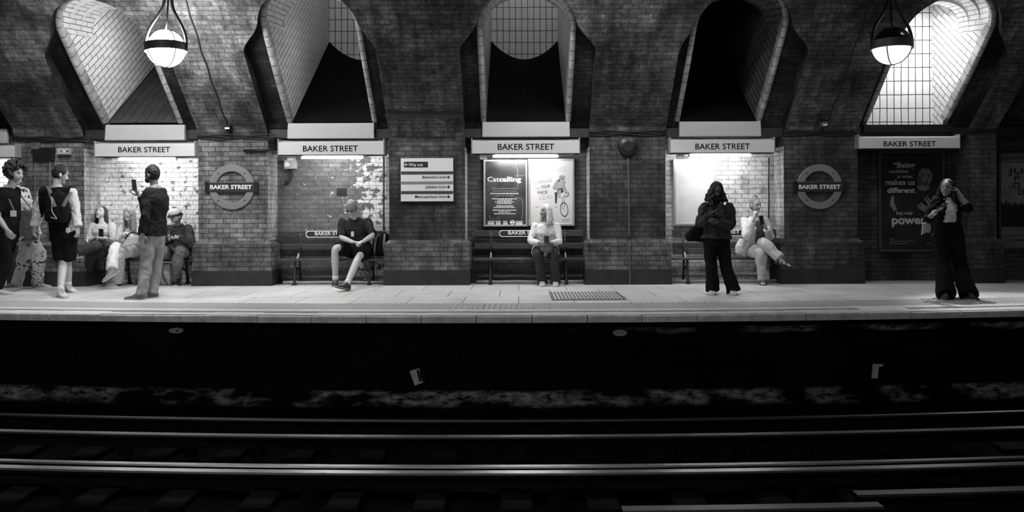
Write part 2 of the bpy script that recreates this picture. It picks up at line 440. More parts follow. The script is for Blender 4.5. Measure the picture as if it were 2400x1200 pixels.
# ---- light shafts: tiled tunnels behind the openings
def arch_pts(i, n=20, inset=0.0):
    c, w, sa = OPEN[i]; w -= inset
    return [(c + w*math.cos(PI - PI*k/n), sa + w*math.sin(PI*k/n)) for k in range(n+1)]
for i in range(0, 6):
    c, w, sa = OPEN[i]
    back = 13.42 if i == 5 else 15.65
    # bullnose frame
    root = bpy.data.objects.new('window_%d' % i if i else 'window_6', None); COL.objects.link(root)
    root.location = vp(c, S0, SET); tag(root, kind='structure')
    fr = G(); path = [(c-w+.03, S0 + (sa-S0)*k/14) for k in range(14)] + arch_pts(i, 22, .03) + [(c+w-.03, S0 + (sa-S0)*k/14) for k in range(13, -1, -1)]
    rad = .042; prev = None; L = 0.0
    rings = []; us = []
    for k, (x, s) in enumerate(path):
        a, b = path[max(k-1, 0)], path[min(k+1, len(path)-1)]
        tx, ts = b[0]-a[0], b[1]-a[1]; l = math.hypot(tx, ts); nx, ns = ts/l, -tx/l     # toward the inside
        if k: L += math.hypot(x-path[k-1][0], s-path[k-1][1])
        ring = []
        for q in range(9):
            an = PI*q/8
            d = -math.cos(an)*rad; o = SET - math.sin(an)*.035
            ring.append(vp(x + nx*d, s + ns*d, o))
        ring.append(vp(x + nx*rad, s + ns*rad, SET+.12)); rings.append(ring); us.append(L)
    for k in range(len(rings)-1):
        for q in range(9):
            quad_uv(fr, rings[k][q], rings[k][q+1], rings[k+1][q+1], rings[k+1][q], (us[k], q*.02), (us[k], (q+1)*.02), (us[k+1], (q+1)*.02), (us[k+1], q*.02))
    fo = fr.build('frame', [M['frame']], parent=root, smooth=True, fix=False)
    # tunnel
    t = G(); wt = w - .068 + .0
    slope = math.atan2(1.86, 2.45); cs, sn = math.cos(slope), math.sin(slope)
    def suv(y, z): return (y*cs + z*sn, -y*sn + z*cs)
    f0 = vp(c, S0, SET); fs_ = vp(c, sa, SET+.02); AX = V((0, .99, .12))
    for sd in (-1, 1):
        x = c + sd*wt
        pts = [vp(x, S0-.05 + (sa-S0+.05)*k/12, SET+.02) for k in range(13)]
        pts += [fs_ + AX*.84, V((x, (fs_ + AX*.84).y, 6.6)), V((x, back, 6.6)), V((x, back, 2.45)), V((x, f0.y, 2.45))]
        pts = [V((x, p.y, p.z)) for p in pts]
        uvs = [suv(p.y, p.z) for p in pts]
        if sd > 0: pts = pts[::-1]; uvs = uvs[::-1]
        t.add(pts, [tuple(range(len(pts)))], 0, [uvs])
    # stepped soffits following the rise of the shaft
    N_ = 26
    def ring_at(shrink, d):
        return [vp(c - wt*math.cos(PI*q/N_), sa + (w-.03-shrink)*math.sin(PI*q/N_), SET+.02) + AX*d for q in range(N_+1)]
    stp = .055
    for k in range(3):
        a_, b_ = ring_at(stp*k, .28*k), ring_at(stp*k, .28*(k+1)); nx = ring_at(stp*(k+1), .28*(k+1))
        L = 0
        for q in range(N_):
            dl = (a_[q+1]-a_[q]).length
            quad_uv(t, a_[q], b_[q], b_[q+1], a_[q+1], (.3*k+.1, L), (.3*k+.4, L), (.3*k+.4, L+dl), (.3*k+.1, L+dl), 0)
            L += dl
            if k < 2: quad_uv(t, b_[q], nx[q], nx[q+1], b_[q+1], (0,0), (.1,0), (.1,.1), (0,.1), 2)
            else:
                u0, u1 = b_[q], b_[q+1]; t0, t1 = V((u0.x, u0.y, 6.6)), V((u1.x, u1.y, 6.6))
                quad_uv(t, u0, t0, t1, u1, (u0.x,u0.z), (u0.x,6.6), (u1.x,6.6), (u1.x,u1.z), 0)
    x0, x1 = c-wt, c+wt
    quad_uv(t, V((x0,back,2.4)), V((x1,back,2.4)), V((x1,back,6.6)), V((x0,back,6.6)), (0,0), (2*wt,0), (2*wt,4.2), (0,4.2), 1)
    quad_uv(t, V((x0,11.6,6.6)), V((x1,11.6,6.6)), V((x1,back,6.6)), V((x0,back,6.6)), (0,0), (1,0), (1,1), (0,1), 2)
    to = t.build('tiling', [M['tile_unlit'], M['grid_unlit'], M['tile_unlit']] if i == 4 else [M['tile'], M['grid'], M['white']], parent=root, fix=False)
    if i != 5:
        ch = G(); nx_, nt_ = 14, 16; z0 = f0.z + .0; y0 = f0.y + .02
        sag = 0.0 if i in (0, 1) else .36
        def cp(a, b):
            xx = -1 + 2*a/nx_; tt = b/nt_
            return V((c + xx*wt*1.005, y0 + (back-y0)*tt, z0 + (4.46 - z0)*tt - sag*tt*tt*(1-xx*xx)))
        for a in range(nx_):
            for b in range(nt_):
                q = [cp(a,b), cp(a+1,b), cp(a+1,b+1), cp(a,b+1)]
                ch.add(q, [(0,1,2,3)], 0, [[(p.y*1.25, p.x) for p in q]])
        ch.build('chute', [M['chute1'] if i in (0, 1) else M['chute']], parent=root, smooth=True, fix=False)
    else:
        sl = G(); sl.box(x0-.1, x1+.1, f0.y-.08, back, 2.42, 2.535, 0); sl.build('sill', [M['black']], parent=root)
# lamps inside the shafts
c5 = OPEN[5][0]
light('shaft_flood_light', 'AREA', (c5+.05, 12.75, 4.2), 10, rot=(math.radians(25), 0, 0), size=.9, size_y=.25)
light('shaft_flood_light', 'POINT', (c5+.1, 12.55, 3.7), 6, size=.1)
light('shaft_flood_light', 'SPOT', (c5-.1, 12.2, 4.0), 260, rot=(math.radians(-32), math.radians(-6), 0), size=.06, spot=math.radians(50), blend=.6)
light('shaft_lamp_light', 'AREA', (OPEN[3][0], 13.3, 6.2), 4, rot=(math.radians(45), 0, 0), size=.8)
light('shaft_lamp_light', 'AREA', (OPEN[2][0]+.2, 13.3, 6.2), 3, rot=(math.radians(45), math.radians(15), 0), size=.8)
light('shaft_lamp_light', 'POINT', (OPEN[2][0]+.35, 12.9, 3.55), 3, size=.08)
light('shaft_lamp_light', 'POINT', (OPEN[1][0]+.35, 12.9, 3.9), 7, size=.1)

# ---- station floor: platforms, trackbed
PX0, PX1 = -12.0, 12.0
def strip(G_, y_of, z_of, n=48, m=0, x0=PX0, x1=PX1):
    """sweep of a cross-section: y_of / z_of are lists of (offset from the edge or absolute)"""
    for a in range(n):
        xa, xb = x0+(x1-x0)*a/n, x0+(x1-x0)*(a+1)/n
        for j in range(len(y_of)-1):
            G_.add([(xa, y_of[j](xa), z_of[j]), (xb, y_of[j](xb), z_of[j]), (xb, y_of[j+1](xb), z_of[j+1]), (xa, y_of[j+1](xa), z_of[j+1])], [(0,1,2,3)], m)
E = lambda d: (lambda x: YE + bow(x) + d)
A = lambda y: (lambda x: y)
# paving
pav, nt, b = new_mat('worn paving slabs')
tc = nd(nt, 'ShaderNodeTexCoord')
br = nd(nt, 'ShaderNodeTexBrick', offset=.37, i_Scale=1.0, i_Mortar_Size=.006, i_Mortar_Smooth=.2, i_Brick_Width=.72, i_Row_Height=.93)
br.inputs['Color1'].default_value = g3(.58); br.inputs['Color2'].default_value = g3(.66); br.inputs['Mortar'].default_value = g3(.10)
lk(nt, tc.outputs['UV'], br.inputs['Vector'])
n1 = noisen(nt, tc.outputs['UV'], 1.1, 6, .65); n2 = noisen(nt, tc.outputs['UV'], 25, 4, .7)
f = mathn(nt, 'MULTIPLY', mapr(nt, n1, .3, .7, .8, 1.1), mapr(nt, n2, .3, .7, .88, 1.08))
mul = nd(nt, 'ShaderNodeVectorMath', operation='SCALE'); lk(nt, br.outputs['Color'], mul.inputs[0]); lk(nt, f, mul.inputs['Scale']); lk(nt, mul.outputs[0], b.inputs['Base Color'])
b.inputs['Roughness'].default_value = .55
bp = nd(nt, 'ShaderNodeBump', i_Strength=.15, i_Distance=.01); lk(nt, n2, bp.inputs['Height']); lk(nt, bp.outputs[0], b.inputs['Normal'])
M['paving'] = pav
M['tactile'] = flat('tactile paving', .33, .6, var=.15, scale=3)
M['line'] = flat('worn white line', .62, .6, var=.2, scale=8)
M['edgeline'] = flat('white platform edge line', .70, .6, var=.15, scale=5)
M['coping'] = flat('coping stone', .78, .7, var=.25, scale=9, bump=.3)
M['gap'] = flat('dark band of paving', .20, .7, var=.25, scale=6)
fl = G()
strip(fl, [E(.83+.42), A(YB+.1)], [0, 0], m=0)
strip(fl, [E(.64), E(.83+.42)], [-.002, -.002], m=1)
strip(fl, [E(.44), E(.64)], [0, 0], m=2)
strip(fl, [E(.30), E(.44)], [0, 0], m=3)
floor = fl.build('floor', [M['paving'], M['tactile'], M['line'], M['gap']]); tag(floor, kind='structure')
# blister domes of the tactile strip
bl = G()
nx = 232
for a in range(nx):
    x = -7.8 + 15.6*a/(nx-1)
    for j in range(9):
        y = YE + bow(x) + .665 + .0665*j
        r0, r1 = .0215, .012
        ring = lambda r, z: [(x + r*math.cos(PI*q/3), y + r*1.0*math.sin(PI*q/3), z) for q in range(6)]
        vs = ring(r0, -.003) + ring(r1, .006)
        bl.add(vs, [(q, (q+1) % 6, 6+(q+1) % 6, 6+q) for q in range(6)] + [tuple(range(6, 12))])
M['dome'] = flat('tactile dome', .50, .5)
tact = bl.build('trim_2', [M['dome']], fix=False); tag(tact, kind='structure')
# coping stones, each about 0.62 m long, with open joints
cp_ = G(); x = -7.9
while x < 7.9:
    x2 = x + .62 + random.uniform(-.01, .01); a, b2 = x+.005, x2-.005
    drop = random.uniform(-.003, .003)
    ring = []
    for xx in (a, b2):
        yb = YE + bow(xx) + random.uniform(-.004, .004)
        ring.append([(xx, yb+.30, -.10), (xx, yb+.30, drop), (xx, yb+.020, drop), (xx, yb+.006, -.006+drop), (xx, yb, -.022), (xx, yb+.002, -.078)])
    cp_.loft(ring, 0)
    x = x2
M['coping'] = M['coping']
cpo = cp_.build('trim_3', [M['coping'], M['edgeline']], fix=True); tag(cpo, kind='structure')
el = G(); strip(el, [E(.045), E(.235)], [.0045, .0045]); elo = el.build('trim_4', [M['edgeline']]); tag(elo, kind='structure')
# one paler paving slab by the right-hand end
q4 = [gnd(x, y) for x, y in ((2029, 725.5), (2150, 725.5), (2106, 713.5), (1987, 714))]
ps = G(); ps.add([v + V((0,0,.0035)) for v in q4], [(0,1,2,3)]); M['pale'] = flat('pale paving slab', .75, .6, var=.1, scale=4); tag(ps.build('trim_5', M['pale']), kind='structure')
# wall under the platform
pw = G()
n = 48
for a in range(n):
    xa, xb = PX0+(PX1-PX0)*a/n, PX0+(PX1-PX0)*(a+1)/n
    ya, yb = YE+bow(xa)+.14, YE+bow(xb)+.14
    zz = [-.07, -.50, -.54, -1.3]; dy = [0, 0, -.03, -.03]
    for j in range(3):
        q = [(xa, ya+dy[j+1], zz[j+1]), (xb, yb+dy[j+1], zz[j+1]), (xb, yb+dy[j], zz[j]), (xa, ya+dy[j], zz[j])]
        pw.add(q, [(0,1,2,3)], 0, [[(p[0], p[2]) for p in q]])
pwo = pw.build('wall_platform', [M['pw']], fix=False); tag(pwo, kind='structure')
# trackbed
ZR = H - 2.05
tb = G()
nx, ny = 120, 50
def tz(x, y): return ZR - .20 + .02*noise.noise(V((x*3, y*3, 0))) + .012*noise.noise(V((x*11, y*11, 4)))
for a in range(nx):
    for b_ in range(ny):
        x0, x1 = -9+18*a/nx, -9+18*(a+1)/nx; y0, y1 = 2.6+7.6*b_/ny, 2.6+7.6*(b_+1)/ny
        tb.add([(x0,y0,tz(x0,y0)),(x1,y0,tz(x1,y0)),(x1,y1,tz(x1,y1)),(x0,y1,tz(x0,y1))], [(0,1,2,3)])
tbo = tb.build('ground', [M['ballast']], fix=False); tag(tbo, kind='structure')
# near platform and near wall (behind and below the camera)
nf = G(); nf.box(-12, 12, -1.4, 2.75, -1.3, 0); tag(nf.build('floor_near', [M['paving']]), kind='structure')
nw = G(); nw.box(-12, 12, -1.5, -1.0, -.2, 2.5); tag(nw.build('wall_front', [M['pier_dark']]), kind='structure')
ew = G(); ew.box(-12.2, -11.5, -1.5, 14, -1.4, 6.2); tag(ew.build('wall_left', [M['pier_dark']]), kind='structure')
ew = G(); ew.box(11.5, 12.2, -1.5, 14, -1.4, 6.2); tag(ew.build('wall_right', [M['pier_dark']]), kind='structure')
# ================================================================== FIXTURES
M['sign'] = flat('white vitreous sign', .60, .4)
M['signcap'] = flat('grey sign casing', .30, .5)
M['letter'] = flat('black lettering', .006, .8, spec=.05)
M['wletter'] = flat('white lettering', .75, .5)
M['tube'] = flat('lit fluorescent tube', .9, .5, emit=TUBE_E)
M['wood'] = flat('dark varnished bench timber', .045, .38, var=.25, scale=6)
M['castiron'] = flat('cast iron', .02, .5, bump=.2)
M['boltm'] = flat('bright bolt head', .5, .3, metal=.8)
M['plate'] = flat('dark enamel nameplate', .025, .35)
M['ring'] = flat('red enamel roundel ring', .20, .35)
M['bar'] = flat('blue enamel roundel bar', .03, .35)
M['alu'] = flat('aluminium poster frame', .42, .35, metal=.6)
M['dframe'] = flat('dark poster frame', .05, .4)
M['grime'] = flat('grimy grey box', .10, .7, var=.4, scale=12)

def rect_px(px0, px1, py0, py1, Y): 
    a, b = P(px0, py1, Y), P(px1, py0, Y); return a.x, b.x, a.z, b.z
def flatpoly(g, pts, Y, th=.003, m=0): g.poly([P(x, y, Y) for x, y in pts], m, th)
def ell_px(cx, cy, rx, ry, n=20, a0=0, a1=2*PI, rot=0):
    r = []
    for k in range(n):
        a = a0 + (a1-a0)*k/(n if abs(a1-a0) > 6.2 else n-1)
        x, y = rx*math.cos(a), ry*math.sin(a)
        r.append((cx + x*math.cos(rot) - y*math.sin(rot), cy + x*math.sin(rot) + y*math.cos(rot)))
    return r

# ---- station name signs over the alcoves, lamps under them, pale boards over them
SIGN = {0: (-205, 37, 336, 369, None), 1: (221, 457, 330, 367, (277, 399, 357, 343.5)), 2: (651, 900, 325, 363, (710, 839, 355, 340.5)), 3: (1105, 1359, 323, 360, (1166.5, 1299, 351, 336)),
        4: (1570, 1816, 321, 358, (1629.5, 1757.5, 350, 335.5)), 5: (2012, 2250, 314.5, 348, (2070.5, 2193.5, 343, 330))}
WHERE = {0: 'at the far left edge, cut by the frame', 1: 'above the man photographing with his phone', 2: 'above the man in shorts and his backpack', 3: 'above the two framed posters', 4: 'above the pale notice and white brick', 5: 'above the large dark portrait poster'}
YS = 12.86
for i, (a, b, c, d, t) in SIGN.items():
    x0, x1, z0, z1 = rect_px(a, b, c, d, YS)
    root = thing('station_sign', 'long white station name sign ' + WHERE[i], 'sign', (0.5*(x0+x1), YS+.12, z0), 'station name signs over the alcoves')
    s = G(); hh = z1-z0
    s.hexa([(x0,YS,z0),(x1,YS,z0),(x1,YS+.26,z0),(x0,YS+.26,z0),(x0,YS,z1-.2*hh),(x1,YS,z1-.2*hh),(x1,YS+.26,z1),(x0,YS+.26,z1)])
    s.hexa([(x0,YS+.001,z1-.2*hh),(x1,YS+.001,z1-.2*hh),(x1,YS+.26,z1-.2*hh),(x0,YS+.26,z1-.2*hh),(x0,YS+.05,z1),(x1,YS+.05,z1),(x1,YS+.26,z1),(x0,YS+.26,z1)], 1) if False else None
    s.build('casing', [M['sign'], M['signcap']], root, bevel=.006)
    for xe in (x0-.004, x1-.014):
        e = G(); e.box(xe, xe+.018, YS-.004, YS+.27, z0-.003, z1+.002); e.build('end_cap', M['signcap'], root, bevel=.003)
    u = G(); u.box(x0+.01, x1-.01, YS+.01, YS+.25, z0-.012, z0-.001); u.build('underside_tray', M['black'], root)
    if t: text('BAKER STREET', 'lettering', M['letter'], root, t, YS, bold=.012, th=.003)
    else: text('BAKER STREET', 'lettering', M['letter'], root, (-150, -27, 362, 349), YS, bold=.012, th=.003)
TUBES = {0: (-150, -30, 372), 1: (279, 412, 368), 2: (708, 851, 364), 3: (1156, 1307, 361), 4: (1616, 1759, 360)}
for i, (a, b, y) in TUBES.items():
    p, q = P(a, y, 12.95), P(b, y, 12.95)
    z0 = rect_px(SIGN[i][0], SIGN[i][1], SIGN[i][2], SIGN[i][3], YS)[2]; zc = z0 - .042
    p.z = q.z = zc
    root = thing('fluorescent_lamp', 'lit fluorescent tube under the sign ' + WHERE[i], 'lamp', ((p.x+q.x)/2, 12.95, zc), 'fluorescent lamps under the signs')
    h = G(); h.box(p.x-.16, q.x+.16, 12.90, 13.0, z0-.022, z0-.0125); h.build('housing', M['signcap'], root, bevel=.008)
    for x in (p.x-.01, q.x+.01):
        c_ = G(); c_.box(x-.012, x+.012, 12.93, 12.97, zc-.020, z0-.0225); c_.build('lamp_holder', M['sign'], root, bevel=.004)
    t = G(); t.tube([(p.x+.012, 12.95, zc), (q.x-.012, 12.95, zc)], .014, 10); t.build('tube', M['tube'], root, smooth=True)
    c_ = G(); X = rect_px(SIGN[i][0], SIGN[i][1], 0, 1, YS)[0] + .12
    c_.box(X+.0, X+.11, 12.92, 13.02, zc-.045, z0-.0125); c_.build('control_box', M['sign'], root, bevel=.006)
BOARD = {0: (-190, 15, 302, 336), 1: (246, 433, 292, 329), 2: (673.5, 877, 288, 325), 3: (1130, 1336, 285, 321), 4: (1592, 1784, 284, 320)}
for i, (a, b, c, d) in BOARD.items():
    x0, x1, z0, z1 = rect_px(a, b, c, d, 12.98)
    s = G(); s.hexa([(x0,12.96,z0),(x1,12.96,z0),(x1,13.05,z0),(x0,13.05,z0),(x0+.005,12.985,z1),(x1-.005,12.985,z1),(x1-.005,13.05,z1),(x0+.005,13.05,z1)])
    o = s.build('shaft_sill_board', M['board'], bevel=.01)
    tag(o, 'plain pale board closing the shaft foot, on the sign ' + WHERE[i], 'board', 'pale boards at the feet of the light shafts')

# ---- benches
BENCH = {1: (236, 458, None), 2: (648, 906, (717, 846)), 3: (1108, 1368, (1170, 1306)), 4: (1571, 1833, (1622, 1758))}
BL = {1: 'dark timber bench behind the man photographing, with three people sitting on it', 2: 'dark timber bench under the man in shorts and his backpack', 3: 'dark timber bench below the two posters, under the woman in the white jacket', 4: 'dark timber bench below the pale notice, under the woman in the white shirt'}
for i, (a, b, pl) in BENCH.items():
    x0, x1 = PX(a), PX(b); xc = (x0+x1)/2
    root = thing('platform_bench', BL[i], 'bench', (xc, 13.2, 0), 'benches in the alcoves')
    s = G(); s.box(x0, x1, 12.99, 13.17, .385, .42); s.box(x0, x1, 13.185, 13.36, .385, .42); s.build('seat', M['wood'], root, bevel=.01, seg=3)
    xb0, xb1 = P(a+4, 500, 13.42).x, P(b-2, 500, 13.42).x
    for (z0, z1) in ((.555, .645), (.755, .86)):
        k = G(); k.box(xb0, xb1, 13.385, 13.42, z0, z1); bs = k.build('backrest_slat', M['wood'], root, bevel=.006)
        n_ = G()
        for bx in (x0+.26, x0+.31, x1-.31, x1-.26): n_.ball((bx, 13.383, (z0+z1)/2), .008, n=8, k=5)
        n_.build('bolt', M['boltm'], bs, smooth=True)
    for bx in (x0+.28, x1-.28):
        l = G()
        l.tube([(bx,13.06,.385),(bx,13.05,.22),(bx,13.0,.03)], [.022,.02,.026], 8)
        l.tube([(bx,13.33,.385),(bx,13.34,.2),(bx,13.38,.03)], [.022,.02,.026], 8)
        l.tube([(bx,13.05,.22),(bx,13.19,.27),(bx,13.34,.2)], .015, 8)
        l.box(bx-.03, bx+.03, 12.96, 13.06, .0, .03); l.box(bx-.03, bx+.03, 13.34, 13.42, .0, .03)
        l.build('leg', M['castiron'], root, smooth=False, bevel=.004)
        k = G(); k.tube([(bx,13.35,.42),(bx,13.37,.6),(bx,13.40,.87)], [.018,.014,.012], 8)
        k.build('back_support', M['castiron'], root, smooth=True)
        k = G(); k.hexa([(bx-.014,13.17,.4205),(bx+.014,13.17,.4205),(bx+.014,13.30,.4205),(bx-.014,13.30,.4205),(bx-.012,13.27,.50),(bx+.012,13.27,.50),(bx+.012,13.30,.50),(bx-.012,13.30,.50)])
        k.build('bracket', M['signcap'], root, bevel=.004)
    if pl or i == 1:
        a_, b_ = pl or (290, 420)
        X0, X1 = P(a_, 500, 13.38).x, P(b_, 500, 13.38).x; z0, z1 = .752, .864
        k = G(); w = .012; t_ = .03
        out = [(X0+t_,z0),(X1-t_,z0),(X1,z0+t_),(X1,z1-t_),(X1-t_,z1),(X0+t_,z1),(X0,z1-t_),(X0,z0+t_)]
        k.poly([(x, 13.368, z) for x, z in out], 0, .016)
        npo = k.build('nameplate', M['plate'], root)
        k = G()
        inn = [(x + (w if x < (X0+X1)/2 else -w), z + (w if z < (z0+z1)/2 else -w)) for x, z in out]
        k.loft([[(x, 13.3655, z) for x, z in out], [(x, 13.3655, z) for x, z in inn]], cap=False)
        k.build('border', M['wletter'], npo)
        yb = 549.5 - (a_-1170)*.004
        text('BAKER STREET', 'lettering', M['wletter'], npo, (a_+21, b_-25, yb, yb-9), 13.366, bold=.02, th=.003)

# ---- roundels on the piers
for (cx, cy, tl, lab) in ((543, 438.5, (492.5, 590.5, 443, 433), 'round station roundel sign on the lit brick pier between the first two alcoves'), (1921, 437.5, (1872, 1970, 442.5, 432.5), 'round station roundel sign on the dark pier beside the portrait poster')):
    c = P(cx, cy, 12.97); root = thing('roundel_sign', lab, 'sign', (c.x, 12.97, c.z-.36), 'round station roundels on the piers')
    n = 56; k = G(); sec = [(.248,12.995),(.248,12.965),(.256,12.957),(.352,12.957),(.36,12.965),(.36,12.995)]
    k.loft([[(c.x + r*math.cos(2*PI*q/n), y, c.z + r*math.sin(2*PI*q/n)) for (r, y) in sec] for q in range(n)], closed=True)
    k.build('ring', M['ring'], root, smooth=False)
    k = G(); hw, hh = .39, .078
    k.box(c.x-hw, c.x+hw, 12.945, 12.995, c.z-hh, c.z+hh); bar = k.build('bar', M['bar'], root, bevel=.006)
    for sx in (-1, 1): k = G(); k.box(c.x+sx*hw-.03, c.x+sx*hw+.03, 12.94, 12.996, c.z-hh-.012, c.z+hh+.012); k.build('end_bracket', M['iron'], root, bevel=.004)
    text('BAKER STREET', 'lettering', M['wletter'], bar, tl, 12.944, bold=.03, th=.004)
    k = G()
    for sx in (-1, 1):
        for sz in (-1, 1):
            k.ball((c.x+sx*.21, 12.955, c.z+sz*.215), .012, n=8, k=6)
    k.build('bolt', M['iron'], root, smooth=True)

# ---- direction sign on the middle pier
x0, x1, z0, z1 = rect_px(939.5, 1062, 370.5, 472, 12.93)
root = thing('direction_sign', 'white direction sign listing way out and three lines on dark pier', 'sign', ((x0+x1)/2, 12.96, z0))
k = G(); k.box(x0, x1, 12.93, 12.965, z0, z1); k.build('panel', M['white'], root, bevel=.003)
k = G(); k.box(x0-.012, x1+.035, 12.965, 12.998, z0-.012, z1+.006); k.build('backing_frame', M['black'], root)
def band(a, b, val, px0=940, px1=1062):
    q = rect_px(px0, px1, a, b, 12.928); k = G(); k.box(q[0], q[1], 12.926, 12.9295, q[2], q[3]); return k
band(401.5, 409, 0).build('dark_stripe', flat('dark stripe', .05, .4), root)
band(425, 432, 0).build('grey_stripe', flat('grey stripe', .22, .4), root)
band(447.5, 455, 0).build('dark_stripe', flat('dark stripe', .05, .4), root)
wo = band(379, 392.5, 0, 947, 1003).build('way_out_panel', M['black'], root)
def arrow(px, py, l, d, mat, par, Y=12.924):
    k = G(); h = 3.6
    flatpoly(k, [(px-l*d, py-.8), (px+l*d, py-.8), (px+l*d, py+.8), (px-l*d, py+.8)], Y)
    for s_ in (-1, 1):
        flatpoly(k, [(px+l*d, py), (px+l*d-d*1.8, py), (px+l*d-d*4.6, py+s_*3.4), (px+l*d-d*2.6, py+s_*3.4)], Y)
    k.build('arrow', mat, par)
arrow(952, 385.8, 4, -1, M['wletter'], wo); text('Way out', 'lettering', M['wletter'], wo, (958, 991, 389.3, 382), 12.924, bold=.015)
for s_, a, yb in (('Bakerloo line', 990, 418), ('Jubilee line', 997, 441), ('Metropolitan line', 973, 464)):
    text(s_, 'lettering', M['letter'], root, (a, 1043, yb, yb-6.8), 12.9285, bold=.004); arrow(1049.5, yb-3, 4.5, 1, M['letter'], root)

# ---- posters
def poster(name, label, a, b, c, d, Y, paper, frame, fw=.03, cat='poster'):
    x0, x1, z0, z1 = rect_px(a, b, c, d, Y)
    root = thing(name, label, cat, ((x0+x1)/2, Y, z0), 'framed posters in the alcoves')
    k = G()
    for bx in ((x0, x0+fw, z0, z1), (x1-fw, x1, z0, z1), (x0+fw, x1-fw, z0, z0+fw), (x0+fw, x1-fw, z1-fw, z1)): k.box(bx[0], bx[1], Y-.005, YB-.001, bx[2], bx[3])
    k.build('frame', frame, root, bevel=.004)
    k = G(); k.box(x0+fw-.002, x1-fw+.002, Y+.012, Y+.02, z0+fw-.002, z1-fw+.002); sh = k.build('sheet', paper, root)
    return root, sh
YPo = 13.42; YT = YPo + .0118
dark_paper = flat('dark printed poster paper', .035, .3, var=.8, scale=3)
r, sh = poster('framed_poster', 'black framed poster headed Catcalling, left of the cyclist poster', 1133.5, 1236, 374, 531, YPo, dark_paper, M['alu'])
text('Cat', 'lettering', M['wletter'], sh, (1142.5, 1169.5, 425.5, 414), YT, bold=.005)
text('calling', 'lettering', M['wletter'], sh, (1170, 1221.5, 425.5, 414), YT, bold=.028)
gl = flat('grey print', .33, .5)
for s_, a, b, y in (('Making unwelcome remarks', 1153, 1213, 443), ('of a sexual nature about', 1156, 1210, 449), ('and is not tolerated', 1161, 1204, 460)):
    text(s_, 'lettering', gl, sh, (a, b, y, y-3.6), YT)
k = G()
for a, b, y in ((1149,1216,453.5),(1153,1211,466),(1166,1199,469.5),(1160,1204,473),(1165,1199,476.5),(1163,1202,482.5),(1157,1207,486),(1155,1211,492.5),(1169,1196,496.5),(1158,1208,501)):
    x = a
    while x < b:
        w = random.uniform(3, 8); flatpoly(k, [(x,y-1.1),(min(x+w,b),y-1.1),(min(x+w,b),y+1.1),(x,y+1.1)], YT, .002); x += w+1.2
k.build('small_print', flat('pale print', .5, .5), sh)
k = G(); n = 20
k.loft([[tuple(P(1201+q*math.cos(2*PI*t/n), 521+q*math.sin(2*PI*t/n), YT)) for t in range(n)] for q in (5.2, 3.4)], cap=False)
flatpoly(k, [(1194.5,519.8),(1207.5,519.8),(1207.5,522.3),(1194.5,522.3)], YT, .002)
for a, b in ((1143,1160),(1162,1176),(1179,1192),(1209,1226)):
    for y in (519, 522.5, 525): flatpoly(k, [(a,y-.9),(b-random.uniform(0,4),y-.9),(b-2,y+.9),(a,y+.9)], YT, .002)
k.build('logo', M['wletter'], sh)
k = G()    # scratches through the print
for pts in (((1208,462),(1223,465),(1226,480),(1225,500),(1222,512)),((1208,412),(1230,411)),((1146,505),(1151,516),(1156,510),(1160,518),(1168,508),(1171,518)),((1209,370+14),(1213,400),(1214,440))):
    k.tube([tuple(P(x, y, YT-.001)) for x, y in pts], .003, 5)
k.build('scratch', gl, sh)

white_paper = flat('white printed poster paper', .46, .5)
r, sh = poster('framed_poster', 'white framed poster with a cyclist, right of the Catcalling poster', 1238.5, 1346, 372, 529.5, YPo, white_paper, M['alu'], .035)
dk = flat('dark brown print', .03, .5); md = flat('mid grey print', .22, .5); lt = flat('light grey print', .26, .5); vl = flat('very light print', .35, .5)
def Q(x, y): return (1120 + x/6.667, 360 + y/6.667)
k = G()
flatpoly(k, [Q(*p) for p in ((1235,410),(1195,470),(1165,540),(1200,575),(1255,555),(1330,540),(1350,590),(1395,590),(1360,500),(1375,440),(1345,400))], YT); k.build('cyclist_jacket', md, sh)
k = G(); flatpoly(k, [Q(*p) for p in ((1265,450),(1250,540),(1330,530),(1345,440))], YT-.003); flatpoly(k, ell_px(*Q(1318,400), 6.2, 8.5), YT-.003); flatpoly(k, [Q(*p) for p in ((1255,570),(1300,560),(1290,710),(1250,690))], YT-.004); k.build('cyclist_face_and_shirt', lt, sh)
k = G(); flatpoly(k, ell_px(*Q(1318,372), 7.5, 5.0), YT-.004); k.build('cyclist_helmet', md, sh)
k = G(); flatpoly(k, [Q(*p) for p in ((1240,560),(1320,535),(1345,600),(1300,620),(1240,620))], YT-.003); flatpoly(k, [Q(*p) for p in ((1200,600),(1245,610),(1238,720),(1232,780),(1207,780))], YT-.003); flatpoly(k, [Q(*p) for p in ((1245,430),(1275,390),(1285,410),(1262,450))], YT-.003)
flatpoly(k, [Q(*p) for p in ((1300,390),(1345,395),(1345,402),(1300,400))], YT-.005)
k.build('cyclist_trousers', dk, sh)
k = G(); n = 36
cx_, cy_ = Q(1348, 875)
k.loft([[tuple(P(*q, YT)) for q in ell_px(cx_, cy_, 9.6*f_, 17.6*f_, n, rot=-.12)] for f_ in (1.0, .84)], cap=False)
for a, b in (((1320,700),(1315,860)),((1350,700),(1350,850)),((1300,690),(1420,650)),((1315,860),(1350,870)),((1365,600),(1420,650)),((1365,600),(1350,690)),((1420,600),(1420,660)),((1365,600),(1420,600)),((1375,690),(1415,665))):
    k.tube([tuple(P(*Q(*a), YT)), tuple(P(*Q(*b), YT))], .004, 5)
k.build('bicycle_print', dk, sh)
text('OF', 'lettering', lt, sh, (1250.5, 1260.5, 433.5, 427), YT, bold=.01, rot=.2)
text('BREEZE', 'lettering', md, sh, (1263.5, 1294.5, 431, 423.5), YT, bold=.01, rot=.16)
text('ON', 'lettering', lt, sh, (1255.5, 1265.5, 445, 439), YT, bold=.01, rot=.12)
